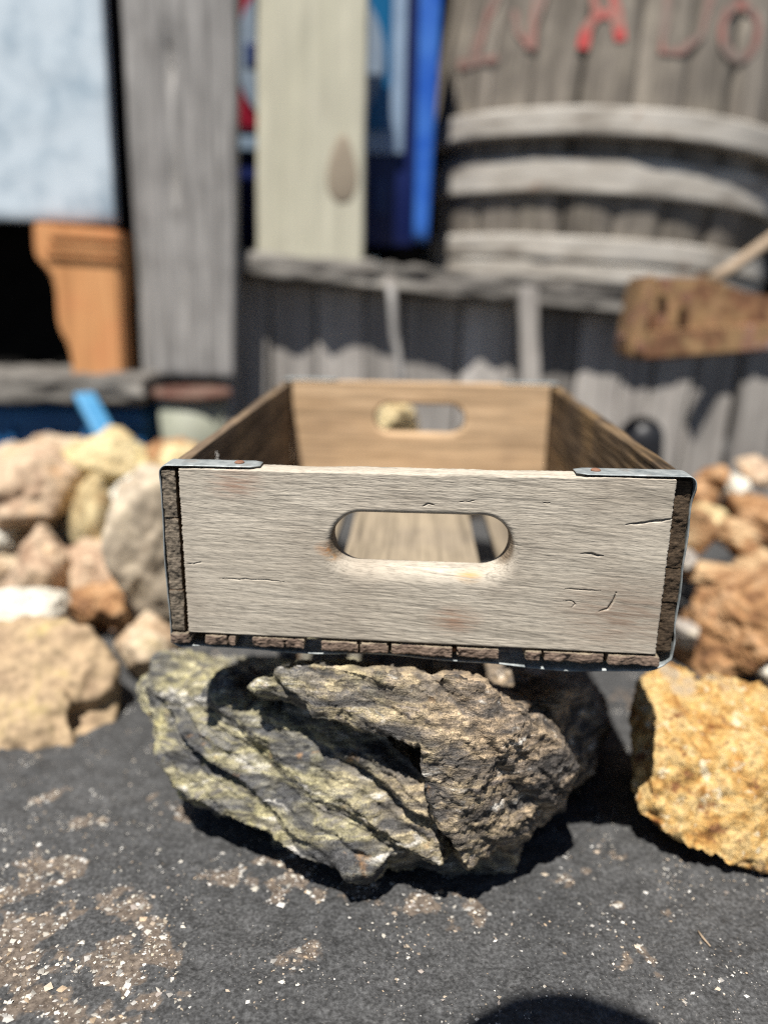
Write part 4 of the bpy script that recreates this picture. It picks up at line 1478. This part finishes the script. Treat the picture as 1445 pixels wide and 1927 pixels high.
def on_barrel(px, py, off):
    d = BR_.T @ ray(px, py)
    o = BR_.T @ (CAMP - bb)
    lo, hi = 1.0, 1.0
    t = 1.0
    prev = None
    for t in np.arange(1.0, 2.2, 0.004):
        p = o + d * t
        g = math.hypot(p[0], p[1]) - (float(b_rad(p[2])) + off)
        if g < 0:
            break
    a, b = t - 0.004, t
    for _ in range(20):
        m = (a + b) / 2
        p = o + d * m
        if math.hypot(p[0], p[1]) - (float(b_rad(p[2])) + off) < 0:
            b = m
        else:
            a = m
    return o + d * b


def letter(strokes, mat, label):
    """painted strokes lying on the staves; strokes = pixel polylines with a width in pixels"""
    V, q = [], []
    for pts, w in strokes:
        pts = np.array(pts, float)
        seg = np.concatenate([[0], np.cumsum(np.linalg.norm(np.diff(pts, axis=0), axis=1))])
        tt = np.linspace(0, seg[-1], max(int(seg[-1] / 6), 3))
        P_ = np.stack([np.interp(tt, seg, pts[:, 0]), np.interp(tt, seg, pts[:, 1])], 1)
        tn = np.gradient(P_, axis=0)
        tn /= np.linalg.norm(tn, axis=1)[:, None]
        nn = np.stack([-tn[:, 1], tn[:, 0]], 1)
        b0 = len(V)
        for k in range(len(P_)):
            ww = w * 0.82 * (0.9 + 0.2 * math.sin(k * 0.35 + w))
            for s in (-.5, 0, .5):
                x = P_[k] + nn[k] * s * ww
                V.append(on_barrel(x[0], x[1], 0.0014))
        for k in range(len(P_) - 1):
            for j in range(2):
                a = b0 + k * 3 + j
                q.append([a, a + 3, a + 4, a + 1])
    o = link('painted_letter', mesh_np('painted_letter', V, q), mat, barrel)
    o['label'] = label
    return o


letter([([(936, -20), (914, 40), (890, 108)], 20), ([(862, 122), (936, 108)], 20)], M['redfaint'], 'worn faint red letter at the left end of the row')
letter([([(1020, -20), (1004, 45), (997, 92)], 26), ([(968, 20), (974, 62), (995, 86)], 14)], M['redfaint'], 'worn red letter second from the left')
letter([([(1096, 92), (1104, 52), (1120, 30), (1142, 24), (1160, 32), (1168, 76)], 26), ([(1114, -20), (1122, 26)], 18), ([(1150, -20), (1164, 40)], 24)], M['red'], 'bold red letter A in the middle')
letter([([(1256, -10), (1244, 96), (1280, 96), (1318, 66), (1338, -10)], 18)], M['redfaint'], 'thin red letter D')
letter([([(1392 + 34 * math.cos(a), 58 + 50 * math.sin(a)) for a in np.linspace(0, 2 * math.pi, 25)], 22)], M['redfaint'], 'red letter O at the right end of the row')

# ------------------------------------------------------------------ blue cabinet with a round emblem, in the shade behind the post
cy0 = 1.60
cab = thing('drinks_cooler', 'blue metal cooler cabinet with framed red and blue sign, half hidden by boards', 'cooler', (0, cy0, 0))
CM = (np.eye(3), np.array([0, -cy0, 0]))


def cbox(name, px0, py0, px1, py1, y, th, mat, parent=cab, r=0.004, yref=None):
    a, b = U(px0, py1, y), U(px1, py0, y)
    return board(name, (a[0], y, min(a[2], b[2])), (b[0], y + th, max(a[2], b[2])), (4, 2, 4), M[mat], parent, r=r, xf=CM)


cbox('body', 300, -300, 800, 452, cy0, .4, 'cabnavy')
sframe = cbox('sign_frame', 380, -160, 772, 281, cy0 - .014, .012, 'signframe', r=.003)
cbox('sign_panel', 415, -150, 590, 240, cy0 - .020, .005, 'signred', r=.002)
cbox('sign_panel', 591, -150, 742, 243, cy0 - .020, .005, 'teal', r=.002)


def disc(name, px, py, rpx, y, th, mat, parent):
    c = U(px, py, y)
    r = rpx * y / FPX
    bm = bmesh.new()
    bmesh.ops.create_cone(bm, cap_ends=True, segments=48, radius1=r, radius2=r, depth=th)
    for v in bm.verts:
        v.co = Vector((v.co.x + c[0], v.co.z + c[1] - cy0, v.co.y + c[2]))
    me = bpy.data.meshes.new(name)
    bm.to_mesh(me)
    bm.free()
    return link(name, me, M[mat], parent)


emb = disc('emblem', 583, 105, 126, cy0 - .024, .006, 'signwhite', sframe)
emb['label'] = 'pale round emblem, mostly hidden by the pine board'
cbox('emblem_mark', 462, 82, 560, 124, cy0 - .030, .004, 'signmark', r=.001)
cbox('label_plate', 700, 335, 730, 405, cy0 - .006, .005, 'signmark', r=.001)
cbox('foot', 340, 450, 390, 520, cy0 + .05, .06, 'dark')
cbox('foot', 740, 450, 790, 520, cy0 + .05, .06, 'dark')
# open door edge, catching the sun
dy = 1.50
a, b, a2, b2 = U(778, 446, dy), U(806, 452, dy), U(790, 0, dy), U(832, 0, dy)
V, Nn, q = lattice_box((0, 0, 0), (1, .098, 1), 3, 4, 20, r=.01)
u, w = V[:, 0], V[:, 2] * 1.35
P_ = a[None] * ((1 - u) * (1 - w))[:, None] + b[None] * (u * (1 - w))[:, None] + a2[None] * ((1 - u) * w)[:, None] + b2[None] * (u * w)[:, None]
P_[:, 1] = dy + V[:, 1] - cy0
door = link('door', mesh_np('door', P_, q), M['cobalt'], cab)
door['label'] = 'open bright blue door seen edge on'

# ------------------------------------------------------------------ shed (added): near-black wall and unseen roof that keep the background dark
backdrop = thing('shade_backdrop', 'added near black shed behind the barrel and boards', 'backdrop', (0, 2.2, 0))
SM = (np.eye(3), np.array([0, -2.2, 0]))
for k in range(20):
    x0 = -2.3 + k * 0.25
    board('backdrop_board', (x0, 2.75 + (k % 2) * .006, -.01), (x0 + .246, 2.775 + (k % 2) * .006, 2.19), (1, 1, 1), M['dark'], backdrop, r=.002, xf=SM)
for k in range(12):
    x0 = -1.4 + k * 0.25
    board('shade_roof_board', (x0, 1.46, 2.20 + (k % 2) * .006), (x0 + .246, 2.85, 2.225 + (k % 2) * .006), (1, 1, 1), M['dark'], backdrop, r=.002, xf=SM)
for x0 in (-1.30, 1.45):
    for yy in (1.45, 2.60):
        board('post', (x0, yy, -.01), (x0 + .09, yy + .09, 2.195), (1, 1, 1), M['dark'], backdrop, r=.004, xf=SM)

# ------------------------------------------------------------------ left: painted cupboard, carved bracket, beam, blue crate, stick, bucket
py_ = 1.37
cup = thing('painted_cupboard', 'chalky pale blue painted cupboard front at the upper left edge', 'cupboard', tuple(U(60, 415, py_)))
cl = np.array(cup.location)
TLc, TRc, BLc, BRc = U(-260, -120, py_), U(186, -120, py_), U(-260, 405, py_), U(217, 421, py_)
V, Nn, q = lattice_box((0, 0, 0), (1, .025, 1), 20, 2, 20, r=.006)
u, w = V[:, 0], V[:, 2]
P_ = BLc[None] * ((1 - u) * (1 - w))[:, None] + BRc[None] * (u * (1 - w))[:, None] + TLc[None] * ((1 - u) * w)[:, None] + TRc[None] * (u * w)[:, None]
P_[:, 1] = py_ + V[:, 1]
P_ += Nn * (0.0012 * fbm(P_ * 25, 3))[:, None]
link('front_panel', mesh_np('front_panel', P_ - cl, q), M['white'], cup)
XL, XR = U(-260, 400, py_)[0], U(205, 400, py_)[0]
ZT, ZB = U(0, -120, py_)[2], U(0, 702, py_)[2]
KM = (np.eye(3), -cl)
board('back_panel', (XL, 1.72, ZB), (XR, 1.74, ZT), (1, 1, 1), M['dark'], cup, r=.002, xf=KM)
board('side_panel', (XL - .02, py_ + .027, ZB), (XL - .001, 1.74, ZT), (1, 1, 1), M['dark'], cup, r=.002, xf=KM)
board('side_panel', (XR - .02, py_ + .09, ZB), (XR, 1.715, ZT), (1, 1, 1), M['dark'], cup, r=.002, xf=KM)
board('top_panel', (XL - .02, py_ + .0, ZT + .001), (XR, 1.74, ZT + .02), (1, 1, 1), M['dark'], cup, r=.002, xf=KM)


def extrude_outline(name, pix, y, th, mat, parent, origin, bev=.004):
    bm = bmesh.new()
    vs = [bm.verts.new(Vector(U(px, py, y)) - Vector(origin)) for px, py in pix]
    f = bm.faces.new(vs)
    bm.normal_update()
    if f.normal.y > 0:
        f.normal_flip()
    r = bmesh.ops.extrude_face_region(bm, geom=[f])
    mv = [g for g in r['geom'] if isinstance(g, bmesh.types.BMVert)]
    bmesh.ops.translate(bm, vec=(0, th, 0), verts=mv)
    bmesh.ops.recalc_face_normals(bm, faces=bm.faces[:])
    bmesh.ops.bevel(bm, geom=[e for e in bm.edges], offset=bev, segments=2, affect='EDGES')
    me = bpy.data.meshes.new(name)
    bm.to_mesh(me)
    bm.free()
    return link(name, me, mat, parent)


by_ = 1.335
bo = U(180, 715, by_)
br = thing('carved_bracket', 'orange brown carved wooden bracket under the pale painted cupboard', 'bracket', tuple(bo))
curve = [(61, 416), (222, 432), (225, 520), (229, 620), (232, 716), (137, 716), (134, 676), (128, 650), (116, 628), (108, 608), (105, 570), (104, 545), (98, 522), (84, 504), (70, 488), (63, 470)]
extrude_outline('bracket_body', curve, by_, .07, M['orange'], br, bo)
for (y0, y1, x0) in ((437, 449, 92), (455, 470, 88), (474, 486, 84)):
    extrude_outline('moulding', [(x0, y0), (224, y0 + 8), (224, y1 + 8), (x0, y1)], by_ - .006, .010, M['orange'], br, bo, .003)

beam_y = 1.26
a, b = U(-250, 762, beam_y), U(270, 762, beam_y)
zt = U(100, 703, beam_y)[2] - .004
beam = board('timber_beam', (a[0], beam_y, b[2]), (b[0], beam_y + .20, zt), (40, 10, 6), M['greyx'], None, r=.006, disp=rough_disp(3.3, .008, (16, 30, 40)))
tag(beam, 'rough grey horizontal timber under the carved bracket', 'beam')

bl0 = U(0, 875, 1.290)
blue = thing('blue_crate', 'dark blue plastic crate under the grey timber at left', 'crate', (0, 1.290, 0))
a, b = U(-230, 768, 1.290), U(268, 768, 1.290)
BM_ = (np.eye(3), np.array([0, -1.290, 0]))
zt2 = b[2] - .003
board('crate_wall', (a[0], 1.290, 0.0), (b[0], 1.310, zt2), (6, 2, 6), M['navy'], blue, r=.004, xf=BM_)
board('crate_wall', (a[0], 1.540, 0.0), (b[0], 1.560, zt2), (2, 2, 2), M['navy'], blue, r=.004, xf=BM_)
for xx in (a[0], b[0] - .02):
    board('crate_wall', (xx, 1.311, 0.0), (xx + .02, 1.539, zt2), (2, 2, 2), M['navy'], blue, r=.004, xf=BM_)
board('rim', (a[0] - .006, 1.282, zt2 - .03), (b[0] + .006, 1.289, zt2 - .012), (2, 1, 1), M['navy'], blue, r=.002, xf=BM_)
for k in range(7):
    xx = a[0] + (b[0] - a[0]) * (k + .5) / 7
    board('rib', (xx - .006, 1.283, 0.0), (xx + .006, 1.289, zt2 - .031), (1, 1, 1), M['navy'], blue, r=.002, xf=BM_)

# light blue stick leaning against the blue crate
p0, p1 = U(216, 850, 1.17), U(158, 742, 1.245)
st = board('blue_stick', (-.017, -.006, 0), (.017, .006, float(np.linalg.norm(p1 - p0))), (3, 2, 6), M['skyblue'], None, r=.004)
st.location = p0
st.rotation_euler = Vector(p1 - p0).to_track_quat('Z', 'Y').to_euler()
tag(st, 'light blue painted stick leaning on the dark blue crate', 'stick')

# grey green bucket
bc = UG(350, 905, 0.0)
byk = 1.24
bc = np.array([U(348, 800, byk)[0], byk + .06, 0.0])
bz = U(348, 742, byk)[2]
bkt = thing('metal_bucket', 'grey green metal bucket with rusty rim under the split board', 'bucket', tuple(bc))


def lathe(name, prof, mat, parent, n=40):
    V, q = [], []
    m = len(prof)
    for k in range(n):
        a = 2 * math.pi * k / n
        for (r, z) in prof:
            V.append((r * math.cos(a), r * math.sin(a), z))
    ids = np.arange(n * m).reshape(n, m)
    nx = np.roll(ids, -1, 0)
    q = np.stack([ids[:, :-1], nx[:, :-1], nx[:, 1:], ids[:, 1:]], -1).reshape(-1, 4)
    return link(name, mesh_np(name, V, q), mat, parent)


rb = 68 * byk / FPX
lathe('bucket_body', [(0.001, .004), (rb * .78, .004), (rb * .80, 0.0), (rb * .88, bz * .5), (rb, bz - .004), (rb - .003, bz - .004), (rb * .84, bz * .5), (rb * .75, .01), (.001, .01)], M['bucket'], bkt)
lathe('rim', [(rb - .004, bz - .012), (rb + .006, bz - .012), (rb + .008, bz - .004), (rb + .004, bz + .003), (rb - .004, bz + .001), (rb - .004, bz - .012)], M['rustrim'], bkt)

# ------------------------------------------------------------------ right: rusty beam bracket and black rubber stop
ry_ = 1.18
ro = U(1320, 680, ry_)
rb_ = thing('rusty_steel_beam', 'rusty yellow brown steel beam end jutting in from the right edge', 'beam', tuple(ro))
extrude_outline('plate', [(1222, 522), (1330, 522), (1400, 548), (1480, 562), (1640, 575), (1640, 650), (1445, 640), (1190, 640)], ry_ + .012, .02, M['rust'], rb_, ro, .003)
extrude_outline('lower_flange', [(1182, 628), (1445, 610), (1640, 600), (1640, 652), (1445, 662), (1215, 680), (1182, 672)], ry_ - .03, .075, M['rust'], rb_, ro, .005)
extrude_outline('end_plate', [(1208, 520), (1238, 516), (1214, 636), (1184, 640)], ry_ - .028, .07, M['rust'], rb_, ro, .004)
for (px, py) in ((1204, 652), (1243, 600), (1250, 535), (1290, 560)):
    c = U(px, py, ry_ - (.036 if px == 1204 else 0.002))
    bm = bmesh.new()
    bmesh.ops.create_cone(bm, cap_ends=True, segments=6, radius1=.008, radius2=.007, depth=.010)
    for v in bm.verts:
        v.co = Vector((v.co.x + c[0] - ro[0], v.co.z + c[1] - ro[1], v.co.y + c[2] - ro[2]))
    me = bpy.data.meshes.new('bolt')
    bm.to_mesh(me)
    bm.free()
    link('bolt', me, M['nail'], rb_)
px_ = U(1640, 600, ry_)[0]
board('post', (px_ - .01, ry_ - .03, 0), (px_ + .05, ry_ + .03, U(1640, 560, ry_)[2]), (2, 2, 10), M['rust'], rb_, r=.004, xf=(np.eye(3), -ro))

kc = U(1218, 850, 1.22)
lat = [(0.001, 0.0), (.034, 0.0)]
hz_ = U(1218, 784, 1.22)[2]
for a in np.linspace(0, 1, 10):
    lat.append((.034 * math.cos(a * math.pi / 2) + .0005, hz_ - .034 + .034 * math.sin(a * math.pi / 2)))
stop = lathe('rubber_stop', lat, M['black'], None, 28)
stop.location = (kc[0], 1.22, 0)
stop.rotation_euler = (0, math.radians(-4), 0)
tag(stop, 'black round topped rubber stop standing before the fence right of the crate', 'post')

# ------------------------------------------------------------------ the photographer, behind the camera: only the head's shadow falls into view


def skin_body(name, joints, bones, mat, parent=None, root=0):
    me = bpy.data.meshes.new(name)
    me.from_pydata([j[:3] for j in joints], bones, [])
    ob = bpy.data.objects.new(name, me)
    COL.objects.link(ob)
    md = ob.modifiers.new('skin', 'SKIN')
    ob.modifiers.new('sub', 'SUBSURF').levels = 2
    for k, j in enumerate(joints):
        me.skin_vertices[0].data[k].radius = (j[3], j[3])
        me.skin_vertices[0].data[k].use_root = (k == root)
    dg = bpy.context.evaluated_depsgraph_get()
    em = bpy.data.meshes.new_from_object(ob.evaluated_get(dg))
    bpy.data.objects.remove(ob)
    for p in em.polygons:
        p.use_smooth = True
    return link(name, em, mat, parent)


M['cloth'] = paint('dark_cloth', (0.03, 0.035, 0.05), (0.04, 0.045, 0.06), 40, 0.9)
M['skin'] = paint('skin', (0.45, 0.28, 0.2), (0.5, 0.32, 0.23), 40, 0.6)
M['hair'] = paint('brown_hair', (0.03, 0.02, 0.013), (0.05, 0.03, 0.02), 90, 0.7)
HX, HY, HZ = -0.03, -0.130, 0.82
who = thing('person', 'person in dark clothes crouching behind the camera, casting the round shadow at the bottom edge', 'person', (HX, -0.6, 0))
off = Vector((-HX, 0.6, 0))
J = [(HX, -.62, .34, .14), (HX, -.50, .50, .13), (HX, -.36, .64, .13), (HX, -.26, .72, .055), (HX, -.20, .77, .065), (HX, HY, HZ, .088), (HX, HY - .01, HZ + .045, .08),
     (HX - .18, -.34, .66, .055), (HX - .22, -.22, .45, .045), (HX + .03, -.06, .34, .03), (HX + .18, -.34, .66, .055), (HX + .24, -.20, .45, .045), (HX + .17, -.06, .34, .03),
     (HX - .12, -.58, .32, .10), (HX - .20, -.24, .42, .07), (HX - .18, -.50, .06, .045), (HX - .18, -.36, .03, .035), (HX + .12, -.58, .32, .10), (HX + .22, -.26, .42, .07), (HX + .20, -.50, .06, .045), (HX + .20, -.36, .03, .035)]
J = [(x + off.x, y + off.y, z, r) for (x, y, z, r) in J]
skin_body('body', J, [(0, 1), (1, 2), (2, 3), (3, 4), (4, 5), (5, 6), (2, 7), (7, 8), (8, 9), (2, 10), (10, 11), (11, 12), (0, 13), (13, 14), (14, 15), (15, 16), (0, 17), (17, 18), (18, 19), (19, 20)], M['cloth'], who)
hv, hf = sphere_pts(5)
hv = hv * np.array([.088, .100, .085]) * (1 + 0.03 * fbm(hv * 3, 3))[:, None] + np.array([HX + off.x, HY + off.y - .012, HZ + .045])
link('hair', mesh_np('hair', hv, tris=hf), M['hair'], who)
